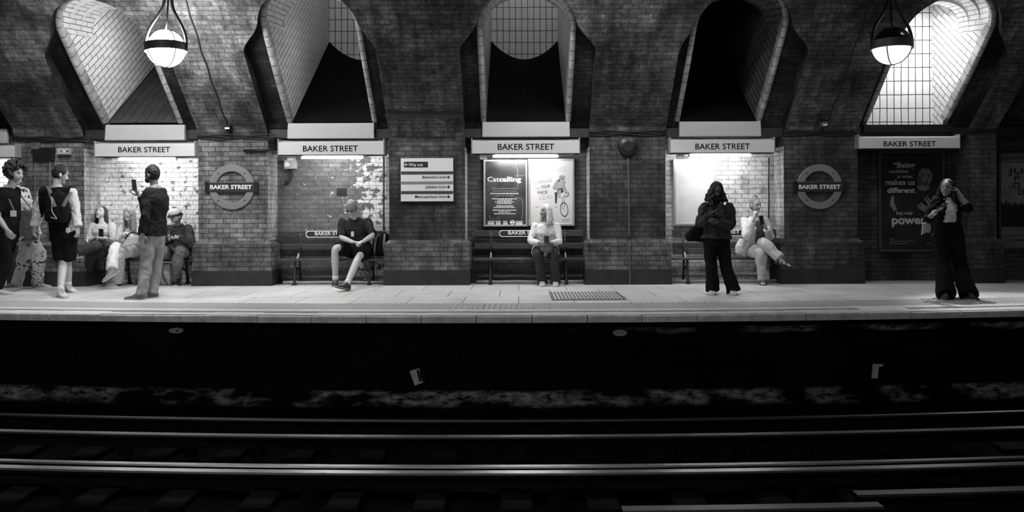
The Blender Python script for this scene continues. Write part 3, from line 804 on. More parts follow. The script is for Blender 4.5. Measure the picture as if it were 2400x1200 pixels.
text('YOUR', 'lettering', dk, sh, (1268, 1290, 442.5, 434.5), YT, bold=.01, rot=.12)
text('FACE', 'lettering', dk, sh, (1260.5, 1283, 455, 447.5), YT, bold=.01, rot=.06)
text('£2.40', 'lettering', vl, sh, (1263, 1295, 468, 458), YT, bold=.01, rot=.06)
text('HRS', 'lettering', vl, sh, (1298, 1328, 405, 392), YT, bold=.01, rot=.1)
k = G()
for a, b, y in ((1254,1264,485),(1300,1306,485),(1317,1336,514.5),(1317,1333,518.5)): flatpoly(k, [(a,y-1),(b,y-1),(b,y+1),(a,y+1)], YT, .002)
k.build('small_print', md, sh)

r, sh = poster('framed_notice', 'white framed notice sheet behind the standing woman in the dark jacket', 1578.5, 1679, 373, 529.5, YPo, white_paper, M['alu'], .04)
k = G()
for y, b in ((403,1608),(407,1616),(413,1607),(417,1615),(421,1610),(425,1622),(429,1616),(459,1626),(464,1632),(468,1606),(472,1630),(475,1604),(518,1616)):
    x = 1592
    while x < b:
        w = random.uniform(3, 8); flatpoly(k, [(x,y-.8),(min(x+w,b),y-.8),(min(x+w,b),y+.8),(x,y+.8)], YT, .002); x += w+1.5
for a in (1594, 1601, 1611, 1620): flatpoly(k, ell_px(a, 508, 1.6, 1.6, 10), YT, .002)
k.build('small_print', flat('faint print', .36, .5), sh)

r, sh = poster('framed_poster', 'large dark framed poster of a man speaking, beside the woman in the blazer', 2061, 2214, 352.5, 590, YPo, flat('black printed poster paper', .018, .3, var=.8, scale=2.5), M['dframe'], .035)
pl = flat('pale poster print', .45, .5)
for s_, a, b, y, tt, bo in (('“Being', 2093.5, 2144, 393, 380, .02), ('confident', 2084.5, 2129, 405, 397, .01), ('in what', 2103, 2138.5, 417.3, 409, .01), ('makes us', 2075, 2144, 433.3, 420, .02), ('different', 2079.5, 2144, 451.8, 439, .02), ('has real', 2101, 2137.5, 503, 494.5, .01), ('power', 2090, 2170, 525, 504, .035)):
    text(s_, 'lettering', pl, sh, (a, b, y, tt), YT, bold=bo)
fc = flat('grey face print', .13, .5); fd = flat('dark print', .012, .5); fd2 = flat('dark grey face print', .06, .5)
def R(x, y): return (2040 + x/4.615, 340 + y/4.615)
k = G(); flatpoly(k, [R(*p) for p in ((528,250),(560,232),(640,240),(672,300),(668,360),(650,410),(615,445),(640,440),(645,470),(590,498),(540,490),(500,455),(520,420),(505,350))], YT); k.build('portrait_face', fc, sh)
k = G()
flatpoly(k, [R(*p) for p in ((500,350),(505,260),(560,215),(640,215),(685,260),(690,330),(668,310),(640,262),(560,250),(528,290),(515,350))], YT-.003)
flatpoly(k, [R(*p) for p in ((545,320),(585,314),(585,322),(545,330))], YT-.003); flatpoly(k, [R(*p) for p in ((620,312),(660,318),(660,326),(620,322))], YT-.003)
flatpoly(k, [R(*p) for p in ((565,415),(610,408),(618,418),(600,435),(570,430))], YT-.003)
flatpoly(k, [R(*p) for p in ((600,385),(625,385),(622,395),(600,395))], YT-.003)
flatpoly(k, [R(*p) for p in ((545,335),(580,332),(576,340),(548,342))], YT-.003); flatpoly(k, [R(*p) for p in ((622,332),(655,335),(650,343),(626,341))], YT-.003)
k.build('portrait_hair', fd, sh)
k = G(); flatpoly(k, [R(*p) for p in ((510,330),(545,345),(560,400),(545,450),(520,440),(505,400))], YT-.002); k.build('portrait_cheek', fd2, sh)
k = G(); flatpoly(k, [R(*p) for p in ((330,620),(420,530),(500,480),(570,505),(645,465),(700,500),(720,620),(700,900),(560,900),(500,760),(330,900),(270,900))], YT-.001, .002); k.build('portrait_jumper', fd, sh)
k = G()
for pts in (((600,690),(520,640),(508,648),(590,710)), ((605,665),(545,620),(535,630),(590,690)), ((630,660),(580,570),(590,565),(650,640)), ((650,640),(605,550),(616,552),(665,620)), ((590,680),(640,640),(670,660),(640,720),(590,715)), ((600,710),(515,668),(510,678),(585,722))):
    flatpoly(k, [R(*p) for p in pts], YT-.003)
k.build('portrait_hand', flat('hand print', .2, .5), sh); k = G()
for pts in (((235,545),(255,560),(255,620),(270,650),(250,690),(215,660),(215,600)), ((235,680),(270,660),(290,690),(255,720))): flatpoly(k, [R(*p) for p in pts], YT-.003)
k.build('portrait_hand', flat('hand print', .2, .5), sh)
k = G()
for a, b, y in ((2085,2098,560),(2085,2142,565.5),(2085,2128,571),(2172,2181,570)):
    x = a
    while x < b:
        w = random.uniform(3, 8); flatpoly(k, [(x,y-1),(min(x+w,b),y-1),(min(x+w,b),y+1),(x,y+1)], YT, .002); x += w+1.2
k.build('small_print', flat('faint pale print', .16, .5), sh)

r, sh = poster('framed_poster', 'grey framed poster with large letters at the right edge of the platform', 2342, 2442, 355, 586, YPo, flat('pale grey poster paper', .16, .4, var=.4, scale=4), M['dframe'], .035)
k = G(); pts = [(2346, 484)]
random.seed(3)
for q in range(40): pts.append((2346 + q*2.3, 478 + random.uniform(-9, 6)))
pts += [(2438, 484), (2438, 532), (2346, 532)]
flatpoly(k, pts, YT); k.build('printed_crowd', fd, sh)
pd = flat('dark grey print', .03, .5)
for s_, a, b, y, tt in (('JU', 2361, 2398, 408, 394), ('P', 2376, 2390, 424, 411), ('O', 2373, 2391, 441, 427), ('D', 2385, 2400, 456, 443), ('CHAPTER', 2368, 2424, 566, 560)): text(s_, 'lettering', pd, sh, (a, b, y, tt), YT, bold=.03)
k = G()
for a, b, y in ((2372,2436,367),(2348,2436,372),(2350,2436,380),(2354,2436,552)): flatpoly(k, [(a,y-1),(b,y-1),(b,y+1),(a,y+1)], YT, .002)
k.build('small_print', pd, sh)

# ---- pendant globe lamps
def globe_lamp(cx, cy, top, label, strength, dark_top, Y=10.8, tilt=0.05):
    c = P(cx, cy, Y); Rg = 43.0/F*Y
    tp = P(top[0], top[1], Y)
    root = thing('pendant_globe_lamp', label, 'lamp', (c.x, Y, c.z), 'globe lamps hanging over the platform')
    gm = flat('lit opal glass', .8, .4, emit=strength)
    g = G(); n, kk = 32, 20
    z_lo = PI*.5
    def cap(a0, a1, rr):
        g_ = G(); rings = []
        for q in range(13):
            th = a0 + (a1-a0)*q/12
            rings.append([c + V((rr*math.sin(th)*math.cos(2*PI*t/n), rr*math.sin(th)*math.sin(2*PI*t/n), rr*math.cos(th))) for t in range(n)])
        return g_.loft(rings, cap=True)
    cap(.5*PI, PI-.02, Rg).build('globe', gm, root, smooth=True)
    cap(.02, .5*PI, Rg*(1.0 if not dark_top else .99)).build('upper_globe', flat('dark upper bowl', .03, .2, metal=.7) if dark_top else gm, root, smooth=True)
    b_ = G(); hb = .055; r0, r1 = Rg*1.005, Rg*1.10
    mtx = Matrix.Rotation(tilt, 3, 'Y')
    sec = [(r0, -hb), (r1, -hb), (r1, hb), (r0, hb)]
    b_.loft([[c + mtx @ V((r*math.cos(2*PI*t/48), r*math.sin(2*PI*t/48), z+.012)) for r, z in sec] for t in range(48)], closed=True)
    b_.build('band', M['lampband'], root, smooth=False)
    up = (tp - c).normalized(); sidev = V((1,0,0)) - up*up.x; sidev.normalize()
    L = (tp-c).length
    for s_ in (-1, 1):
        a_ = G(); pts = []
        for q, (w, h) in enumerate(((1.06, 0.0), (1.08,.12), (1.0,.30), (.82,.48), (.52,.68), (.30,.84), (.20, 1.0), (.16, 1.18))):
            pts.append(c + sidev*(s_*w*Rg*1.03) + up*(h*L))
        # smooth the arm
        sm = []
        for q in range(len(pts)-1):
            p0, p1, p2, p3 = pts[max(q-1,0)], pts[q], pts[q+1], pts[min(q+2,len(pts)-1)]
            for t in (0, .25, .5, .75):
                sm.append(.5*((2*p1) + (p2-p0)*t + (2*p0-5*p1+4*p2-p3)*t*t + (3*p1-p0-3*p2+p3)*t**3))
        sm.append(pts[-1])
        a_.tube(sm, .021, 8); a_.build('arm', M['iron'], root, smooth=True)
    r_ = G(); r_.tube([c + V((0,0,Rg)), c + up*L*.6, c + up*L*1.2], .012, 8); r_.build('rod', M['iron'], root, smooth=True)
    pl_ = G(); ct = c + up*L*1.18
    pl_.tube([ct, V((ct.x, ct.y, 4.62))], .03, 10); pl_.tube([ct - up*.03, ct + up*.06], .06, 12); pl_.build('stem', M['iron'], root, smooth=True)
    for q in range(4):
        an = PI/4 + q*PI/2 + .12; rb = G()
        for lo, hi in ((.52*PI, .995*PI), (.02*PI, .46*PI)):
            rb.tube([c + V((math.sin(t)*math.cos(an), math.sin(t)*math.sin(an), math.cos(t)))*Rg*1.014 for t in (lo + (hi-lo)*w/14 for w in range(15))], .009, 6)
        rb.build('rib', M['iron'], root, smooth=True)
M['lampband'] = flat('lamp band', .10, .45, metal=.3)
globe_lamp(388.5, 114, (394, 4), 'bright globe lamp with lit upper bowl hanging before the leftmost light shaft', GLOBE_L, False, tilt=-.05)
globe_lamp(2090, 108, (2088, 0), 'dark-topped globe lamp hanging before the bright right light shaft', GLOBE_R, True, tilt=.0)

# ---- cables, conduits, boxes
def wire(name, label, pts, r, mat, cat='cable', group=None, n=8):
    k = G(); k.tube(pts, r, n); o = k.build(name, mat, smooth=True); return tag(o, label, cat, group)
for px, tops, lab in ((536, 3.6, 'black cable running up the vault from the pier with the lit roundel'), (1937, 3.6, 'black cable running up the vault above the dark roundel pier')):
    x = PX(px, 12.93); wire('vault_cable', lab, [vp(x + .01*math.sin(k*1.7), .12 + tops*k/24, -.015) for k in range(25)], .011, M['cable'])
for (px, py, lab) in ((534, 299, 'small floodlight on a bracket at the top of the lit roundel pier'), (1932, 291, 'small pale junction box at the top of the dark roundel pier')):
    c = P(px, py, 12.84); root = thing('wall_spotlight', lab, 'lamp', (c.x, 12.9, c.z-.06), None)
    k = G(); k.hexa([c+V(q) for q in ((-.04,-.03,-.03),(.04,-.03,-.03),(.05,.10,-.05),(-.05,.10,-.05),(-.045,-.05,.03),(.045,-.05,.03),(.05,.10,.05),(-.05,.10,.05))]); k.build('body', M['iron'] if px < 1000 else M['grime'], root, bevel=.006)
    k = G(); k.box(c.x-.035, c.x+.035, 12.80, 12.806, c.z-.028, c.z+.03); k.build('lens', M['white'], root)
    k = G(); k.tube([c+V((0,.08,0)), c+V((.0,.12,-.09)), c+V((.02,.1,-.16))], .016, 8); k.build('bracket', M['iron'], root, smooth=True)
# cable runs along the pier tops
for i, (a, b, y, lab) in enumerate(((30, 212, 325, 'along the top of the pier with the two grey boxes'), (462, 646, 321, 'along the top of the lit roundel pier'), (1380, 1563, 312, 'along the top of the pier with the vertical conduit'), (1836, 2014, 312, 'along the top of the dark roundel pier'), (2262, 2420, 306, 'along the pier top at the right edge'))):
    root = thing('cable_run', 'thick black cable run ' + lab, 'cable', P((a+b)/2, y, 12.93), 'cable runs on the pier tops')
    for q in range(3):
        k = G(); pts = [P(a + (b-a)*t/12, y + (q-1)*4.2 + 1.5*math.sin(t*.9+q*2+i) + (3 if 2 < t < 10 and i == 0 else 0)*0.5, 12.955 + .012*q) for t in range(13)]
        k.tube(pts, .017 if i == 0 else .011, 8); k.build('cable', M['cable'], root, smooth=True)
# tray above the middle pier
x0, x1 = PX(906, 12.75), PX(1086, 12.75)
k = G(); a_, b_ = .42, .49
k.hexa([vp(x0,a_,-.09), vp(x1,a_,-.09), vp(x1,a_,-.005), vp(x0,a_,-.005), vp(x0,b_,-.09), vp(x1,b_,-.09), vp(x1,b_,-.005), vp(x0,b_,-.005)])
tag(k.build('cable_tray', M['black'], bevel=.004), 'straight black cable tray across the vault above the direction sign pier', 'cable tray')
# pipe on the lit roundel pier
wire('wall_pipe', 'short black horizontal pipe at the top right of the lit roundel pier', [P(571, 353, 12.95), P(610, 352, 12.95), P(645, 350, 12.95)], .022, M['iron'], 'pipe')
# grey boxes and unit on the left pier
def boxo(name, label, a, b, c, d, Y0, Y1, mat, cat, bevel=.006):
    x0, x1, z0, z1 = rect_px(a, b, c, d, Y0); k = G(); k.box(x0, x1, Y0, Y1, z0, z1); return tag(k.build(name, mat, bevel=bevel), label, cat)
def rootbox(name, label, a, b, c, d, Y0, Y1, mat, cat):
    x0, x1, z0, z1 = rect_px(a, b, c, d, Y0); r_ = thing(name, label, cat, ((x0+x1)/2, Y1, z0)); k = G(); k.box(x0, x1, Y0, Y1, z0, z1); k.build('body', mat, r_, bevel=.008); return r_, (x0, x1, z0, z1)
boxo('junction_box', 'small grey junction box at the top of the left pier', 71, 90, 334, 350, 12.93, 13.0, M['grime'], 'junction box')
boxo('cable_junction_unit', 'wide black junction unit above two conduits on the left pier', 76, 124, 346, 376, 12.94, 13.0, M['black'], 'junction box')
r_, q = rootbox('switch_box', 'pale rectangular switch box with dark holes on the left pier', 132, 161, 347, 362, 12.91, 13.0, flat('pale metal box', .42, .5), 'switch box')
for fx, mt, rr in ((.40, M['black'], .012), (.62, M['wletter'], .016), (.9, M['black'], .016)):
    k = G(); k.ball((q[0]+(q[1]-q[0])*fx, 12.91, (q[2]+q[3])/2), rr, .006, rr, 12, 8); k.build('socket', mt, r_, smooth=True)
def conduit(label, px, y0, y1, Y, r=.013, mat=None, wob=0, lean=0.0):
    pts = [P(px + wob*math.sin(t*1.3) + lean*t/12, y0 + (y1-y0)*t/12, Y) for t in range(13)]
    if y1 > 655: pts[-1] = V((pts[-1].x, Y, 0.0))
    return wire('conduit', label, pts, r, mat or M['conduit'], 'conduit', 'vertical conduits on the walls')
conduit('thin grey conduit dropping from the black unit on the left pier, left of the pair', 83, 374, 562, 12.985, .009, wob=.5)
conduit('pale ribbed conduit dropping from the black unit on the left pier, right of the pair', 117, 374, 562, 12.985, .012)
conduit('vertical conduit down the middle of the plain dark pier', 1472, 366, 562, 12.985, .014, flat('light conduit', .09, .4), lean=3)
conduit('lower length of the conduit on the plinth of the plain dark pier', 1475.5, 570, 668, 12.91, .014, flat('light conduit', .09, .4), lean=1)
k = G(); c = P(1471, 343, 12.97); k.tube([c + V((0,.03,0)), c + V((0,-.05,0)), c + V((0,-.08,0))], [.16,.15,.08], 20, flat=1.0)
tag(k.build('loudspeaker', M['black'], smooth=False, bevel=.006), 'round black housing at the top of the plain dark pier conduit', 'loudspeaker')
# second alcove: grey box with cables, vertical pipe, black plate painted for a hole's shade
r_, q = rootbox('alcove_switch_box', 'grimy grey switch box high in the alcove of the man in shorts', 665, 693, 375, 396, 13.4, 13.5, flat('grimy pale box', .30, .6, var=.4, scale=10), 'switch box')
k = G(); k.tube([(q[0]+.055, 13.40, (q[2]+q[3])/2), (q[0]+.055, 13.385, (q[2]+q[3])/2)], .04, 14); k.build('dial', M['wletter'], r_)
for dx in (.06, .10):
    k = G(); k.tube([(q[0]+dx, 13.46, q[2]+.01), (q[0]+dx+.03, 13.46, q[2]-.1), (q[0]+dx-.02, 13.46, q[2]-.22), (q[0]+dx-.09, 13.46, q[2]-.26)], .013, 8); k.build('cable', M['cable'], r_, smooth=True)
conduit('black vertical pipe at the right side of the shorts man alcove', 899.5, 367, 545, 13.45, .014, M['cable'])
conduit('black vertical pipe at the right side of the white brick alcove', 1802, 370, 560, 13.45, .013, M['cable'], wob=.3)
conduit('thin vertical pipe at the right side of the two poster alcove', 1350, 375, 560, 13.45, .008, M['cable'])
boxo('wall_hole_shade', 'black plate for the shaded hole in the flaking wall above the man in shorts', 789, 813, 441, 459, 13.492, 13.502, M['black'], 'hole', bevel=0)  # flat black plate, the hole's inner shade put into its colour
# pale service pipes along the foot of the alcove walls
for i, (a, b) in ((2, (654, 905)), (3, (1112, 1372)), (4, (1575, 1830))):
    for q, (z, Y, rr) in enumerate(((.035, 13.15, .022), (.10, 13.44, .018))):
        wire('service_pipe', ('lower' if q == 0 else 'upper') + ' pale pipe along the wall foot ' + {2: 'behind the man in shorts', 3: 'behind the woman in the white jacket', 4: 'behind the woman in the white shirt'}[i],
             [V((PX(a, 13.0)+.02 + (PX(b, 13.0)-PX(a, 13.0)-.04)*t/10, Y, z + .004*math.sin(t*2.1))) for t in range(11)], rr, flat('pale grey pipe', .35, .5), 'pipe')
# ---- floor grate
a_ = gnd(1297, 685.5); b_ = gnd(1461, 702.5); y0, y1 = b_.y, a_.y
x0 = (gnd(1289, 684).x + gnd(1300, 703).x)/2; x1 = (gnd(1441, 684).x + gnd(1463, 703).x)/2
root = thing('floor_grate', 'rectangular ribbed metal floor grate set in the paving', 'grate', ((x0+x1)/2, (y0+y1)/2, 0))
k = G()
for bx in ((x0-.03,x0,y0-.03,y1+.03),(x1,x1+.03,y0-.03,y1+.03),(x0,x1,y0-.03,y0),(x0,x1,y1,y1+.03)): k.box(bx[0], bx[1], bx[2], bx[3], 0.0005, .008)
k.build('rim', flat('grate rim', .12, .5), root)
k = G(); k.box(x0, x1, y0, y1, .0005, .002); k.build('pit', flat('grate pit', .14, .8), root)
k = G(); nb = 19
for q in range(nb):
    xx = x0 + (x1-x0)*(q+.5)/nb; k.box(xx-.013, xx+.013, y0, y1, .002, .012)
k.build('bars', flat('pale grate bar', .5, .45), root)

# ---- rails
def rail(name, label, Y, ztop, w, h, x0=-8, x1=8, group=None, foot=.13, n=64, insul=None, bowed=True, cat='rail', mat='steel'):
    k = G()
    def sec(x):
        y = Y + (bow(x) if bowed else 0)
        return [V((x, y+a*w, ztop - b)) for a, b in ((-.5,.012),(-.38,0),(.38,0),(.5,.012),(.5,.035),(.12,.05),(.12,h-.03),(foot/w*.5,h-.012),(foot/w*.5,h),(-foot/w*.5,h),(-foot/w*.5,h-.012),(-.12,h-.03),(-.12,.05),(-.5,.035))]
    rings = [sec(x0 + (x1-x0)*q/n) for q in range(n+1)]
    L = len(rings[0]); vs = [p for r in rings for p in r]
    for i in range(n):
        for j in range(L):
            k.add([rings[i][j], rings[i][(j+1) % L], rings[i+1][(j+1) % L], rings[i+1][j]], [(0,1,2,3)], 0 if j in (0,1,2) else 1)
    root = thing(name, label, cat, ((x0+x1)/2, Y, ztop-h), group)
    me = k.build('rail_bar', [M[mat], M['rust']], root)
    if insul:
        for q in range(insul[0], insul[1]):
            x = q*insul[2] + insul[3]; y = Y + bow(x)
            c_ = G(); c_.tube([(x, y, ZR-.1505), (x, y, ztop-h-.03), (x, y, ztop-h)], [.07,.06,.05], 12)
            c_.box(x-.012, x+.012, y+.05, y+.075, ztop-h-.04, ztop-.02)
            c_.build('insulator', M['porcelain'], root)
    return root
M['porcelain'] = flat('sooty porcelain insulator', .004, .8, spec=.1)
M['condr'] = flat('dull conductor rail steel', .16, .45, metal=1.0)
rail('running_rail', 'running rail nearest the platform wall', 8.02, ZR, .07, .15, mat='condr')
rail('conductor_rail', 'centre conductor rail on pale insulators', 7.28, ZR+.045, .10, .11, insul=(-6, 7, .62, .12), mat='condr')
rail('running_rail', 'polished running rail on the camera side of the centre rail', 6.57, ZR, .07, .15)
rail('conductor_rail', 'outer conductor rail lying beside the polished running rail', 6.17, ZR+.078, .10, .11, insul=(-3, 4, 1.9, .3))
a_ = gnd(1458, 1192, ZR+.08); b_ = gnd(2062, 1180, ZR+.08)
rail('conductor_rail', 'short conductor rail length of the near track, lower right corner', a_.y, ZR+.08, .12, .11, a_.x, b_.x, n=12, mat='condr')
a_ = gnd(2012, 1162, ZR+.08); b_ = gnd(2420, 1156, ZR+.08)
rail('conductor_rail', 'shorter raised conductor rail end behind the lower right length', a_.y, ZR+.08, .12, .11, a_.x, b_.x+.6, n=8, mat='condr')
# sleepers
def sleepers(xs, y0, y1, labfn, group):
    base = None
    for q, x in enumerate(xs):
        if base is None:
            k = G(); k.box(x-.12, x+.12, y0+bow(x), y1+bow(x), ZR-.30, ZR-.152); base = k.build('sleeper', M['sleeper'], bevel=.015); o = base; x_b = x
        else:
            o = base.copy(); COL.objects.link(o); o.location.x = base.location.x + (x-x_b); o.location.y = base.location.y + bow(x) - bow(x_b)
        tag(o, labfn, 'sleeper', group)
sleepers([-5.3 + .66*q for q in range(17)], 6.0, 8.6, 'dark timber sleeper under the far track rails', 'sleepers of the far track')
sleepers([-4.1 + .62*q for q in range(14)], 3.1, 5.68, 'dark timber sleeper of the near track, end showing at the bottom edge', 'sleepers of the near track')
# plates on the platform wall
def wplate(name, label, pts, mat, marks=None, cat='plate'):
    cx = sum(p[0] for p in pts)/len(pts); Y = YE + bow(PX(cx, 9.2)) + .10
    c = P(cx, sum(p[1] for p in pts)/len(pts), Y)
    root = thing(name, label, cat, c, 'plates on the platform wall')
    k = G(); k.poly([P(x, y, Y) for x, y in pts], 0, .034); k.build('plate', mat, root)
    for mk in marks or []:
        k = G(); k.poly([P(x, y, Y-.003) for x, y in mk], 0, .003); k.build('mark', M['letter'], root)
pm = flat('weathered white plate', .55, .7, var=.3, scale=25)
wplate('track_marker_plate', 'tilted white marker plate with dark marks, below the direction sign', [(960,870),(982,863),(991,897),(972,904)], pm, [[(976,867.5),(981,866),(987,893),(983,895)],[(983,872),(986,871),(990,892),(988,893)]])
wplate('track_marker_plate', 'narrow white marker plate below the portrait poster', [(2046,853),(2071,854),(2070,858),(2060,860),(2057,887),(2043,887)], pm)
wplate('track_marker_plate', 'small oval pale plate under the platform edge at left', ell_px(412, 775, 17, 6.5, 18), flat('weathered oval plate', .30, .8, var=.4, scale=20), [ell_px(414, 775.5, 3, 1.6, 10)])
wplate('track_marker_plate', 'small pale plate under the platform edge near centre', ell_px(1453, 780.5, 17, 7.5, 12), flat('weathered oval plate', .30, .8, var=.4, scale=20))
# ================================================================== PEOPLE
def crom(pts, sub=4):
    out = []
    n = len(pts)
    for q in range(n-1):
        p0, p1, p2, p3 = pts[max(q-1,0)], pts[q], pts[q+1], pts[min(q+2,n-1)]
        for k in range(sub):
            t = k/sub; out.append(.5*((2*p1) + (p2-p0)*t + (2*p0-5*p1+4*p2-p3)*t*t + (3*p1-p0-3*p2+p3)*t**3))
    out.append(pts[-1]); return out
def limb(g, pts, rads, n=14, sub=4, ends=(True, True), soft=True):
    """tapering tube through joints; pts and rads the same length"""
    pts = [V(p) for p in pts]
    if soft:
        vs = crom([V((*p, r)) if False else V((p.x, p.y, p.z, r)) for p, r in zip(pts, rads)], sub)
        pts = [V((v[0], v[1], v[2])) for v in vs]; rads = [max(.004, v[3]) for v in vs]
    g.tube(pts, list(rads), n)
    if ends[0]: g.ball(pts[0], rads[0], n=12, k=8)
    if ends[1]: g.ball(pts[-1], rads[-1], n=12, k=8)
def chain(a, b, c, radii, bend=.5):
    """points and radii along a two-bone limb; radii at 0, .25, .5 | .5, .75, 1"""
    a, b, c = V(a), V(b), V(c)
    r0, r1, r2, r3, r4 = radii
    return [a, a.lerp(b, .5), a.lerp(b, .88), b.lerp(c, .12), b.lerp(c, .42), c], [r0, r1, r2, r2, r3, r4]
def remesh(g, name, mats, parent, voxel, smooth=3, wr=0.0, wf=10.0, seed=0.0, matfn=None, stretch=(1,1,1)):
    me = bpy.data.meshes.new(name)
    org = wloc(parent)
    me.from_pydata([p - org for p in g.v], [], g.f)
    bm = bmesh.new(); bm.from_mesh(me); bmesh.ops.recalc_face_normals(bm, faces=bm.faces); bm.to_mesh(me); bm.free()
    o = bpy.data.objects.new(name, me); COL.objects.link(o)
    m = o.modifiers.new('r', 'REMESH'); m.mode = 'VOXEL'; m.voxel_size = voxel
    if smooth: s = o.modifiers.new('s', 'SMOOTH'); s.factor = .5; s.iterations = smooth
    dg = bpy.context.evaluated_depsgraph_get(); dg.update()
    me2 = bpy.data.meshes.new_from_object(o.evaluated_get(dg))
    bpy.data.objects.remove(o); bpy.data.meshes.remove(me)
    me2.name = name
    if wr:
        ns = [v.normal.copy() for v in me2.vertices]
        wr *= 1.7
        for v, n_ in zip(me2.vertices, ns):
            q = V((v.co.x*stretch[0], v.co.y*stretch[1], v.co.z*stretch[2]))*wf + V((seed, seed*1.7, 0))
            d = .8*noise.noise(q) + .9*(.25 - abs(noise.noise(q*1.5 + V((3,1,5)))))
            v.co += n_*(wr*d)
    if not isinstance(mats, (list, tuple)): mats = [mats]
    me2.materials.clear()
    for t in mats: me2.materials.append(t)
    if matfn:
        for p in me2.polygons: p.material_index = matfn(p.center + org)
    me2.polygons.foreach_set('use_smooth', [True]*len(me2.polygons))
    o = bpy.data.objects.new(name, me2); COL.objects.link(o); o.parent = parent
    return o

def head_frame(J):
    f = V(J['face']).normalized(); u = V(J.get('up', (0,0,1)))
    u = (u - f*u.dot(f)).normalized(); r = f.cross(u).normalized()
    return f, u, r
def torso_rings(J, S, infl=0.0, fem=False, lo=-.14, hi=1.0, wide=(1,1), belly=0.0):
    hc = (V(J['hpa']) + V(J['hpb']))/2; sc = (V(J['sha']) + V(J['shb']))/2
    hd = (V(J['hpb']) - V(J['hpa'])).normalized(); sd = (V(J['shb']) - V(J['sha'])).normalized()
    up = (sc - hc); L = up.length; up = up/L
    bend = V(J.get('bend', (0,0,0)))
    prof_m = [(-.22,.135,.10),(-.10,.165,.118),(.05,.168,.120),(.22,.158,.112),(.42,.142,.100),(.6,.150,.108),(.78,.168,.118),(.92,.166,.105),(1.02,.135,.082),(1.10,.085,.065),(1.17,.06,.058)]
    prof_f = [(-.22,.145,.11),(-.10,.172,.125),(.05,.168,.118),(.22,.148,.102),(.42,.124,.088),(.6,.132,.098),(.75,.148,.120),(.90,.146,.095),(1.02,.118,.075),(1.10,.07,.058),(1.17,.052,.052)]
    rings = []
    for (t, a, b) in (prof_f if fem else prof_m):
        if t < lo or t > hi: continue
        tt = min(1, max(0, t)); lat = (hd*(1-tt) + sd*tt); lat = (lat - up*lat.dot(up)).normalized(); dep = up.cross(lat)
        c = hc + up*(t*L) + bend*math.sin(PI*tt)
        w = wide[0] + (wide[1]-wide[0])*tt
        A_, B_ = (a*w)*S + infl, b*S + infl + belly*math.sin(PI*min(1, max(0, t/.8)))*.5
        rings.append([c + lat*(A_*math.copysign(abs(math.cos(q))**.85, math.cos(q))) + dep*(B_*math.copysign(abs(math.sin(q))**.85, math.sin(q))) for q in (2*PI*k/28 for k in range(28))])
    return rings
def foot_pts(J, s):
    a = V(J['an'+s]); d = V(J['ft'+s]).normalized(); n = V(J.get('fu'+s, (0,0,1))); n = (n - d*n.dot(d)).normalized()
    return a, d, n, d.cross(n).normalized()
def hand(g, w, spec, S):
    d, p, sgn, curl = spec
    d = V(d).normalized(); p = V(p); p = (p - d*p.dot(d)).normalized(); t = d.cross(p).normalized()*sgn
    w = V(w); Ls = .088*S
    rings = []
    for (q, a, b) in ((0,.025,.020),(.25,.032,.019),(.6,.041,.017),(1.0,.041,.014),(1.08,.036,.011)):
        c = w + d*(q*Ls)
        rings.append([c + t*(a*S*math.cos(k)) + p*(b*S*math.sin(k)) for k in (2*PI*m/12 for m in range(12))])
    g.loft(rings)
    for k, (off, ln) in enumerate(((.031,.070),(.0105,.079),(-.0105,.074),(-.031,.058))):
        b0 = w + d*(Ls*1.0) + t*(off*S); cur = curl*(.9 + .12*k); ang = .12*curl; pts = [b0 - d*.02*S]; pos = b0; pts.append(pos)
        sp = d*math.cos(ang) + t*(off*2.0)*(1-.7*curl)
        for fr in (.42, .33, .25):
            ang += cur*.62
            dv = (d*math.cos(ang) + p*math.sin(ang) + t*(off*3)*(1-.8*curl)).normalized()
            pos = pos + dv*(ln*S*fr); pts.append(pos)
        limb(g, pts, [.0095*S,.0092*S,.0088*S,.0082*S,.0068*S], n=8, sub=2)
    b0 = w + d*(Ls*.28) + t*.026*S; dv = (d*.62 + t*.72 + p*.28*(1+curl)).normalized(); p1 = b0 + dv*.036*S
    dv2 = (d*.86 + t*(.35-.4*curl) + p*(.2+.5*curl)).normalized(); p2 = p1 + dv2*.032*S; p3 = p2 + (dv2 + p*.25*curl).normalized()*.024*S
    limb(g, [b0 - dv*.012*S, b0, p1, p2, p3], [.014*S,.0145*S,.0115*S,.0098*S,.0075*S], n=8, sub=2)
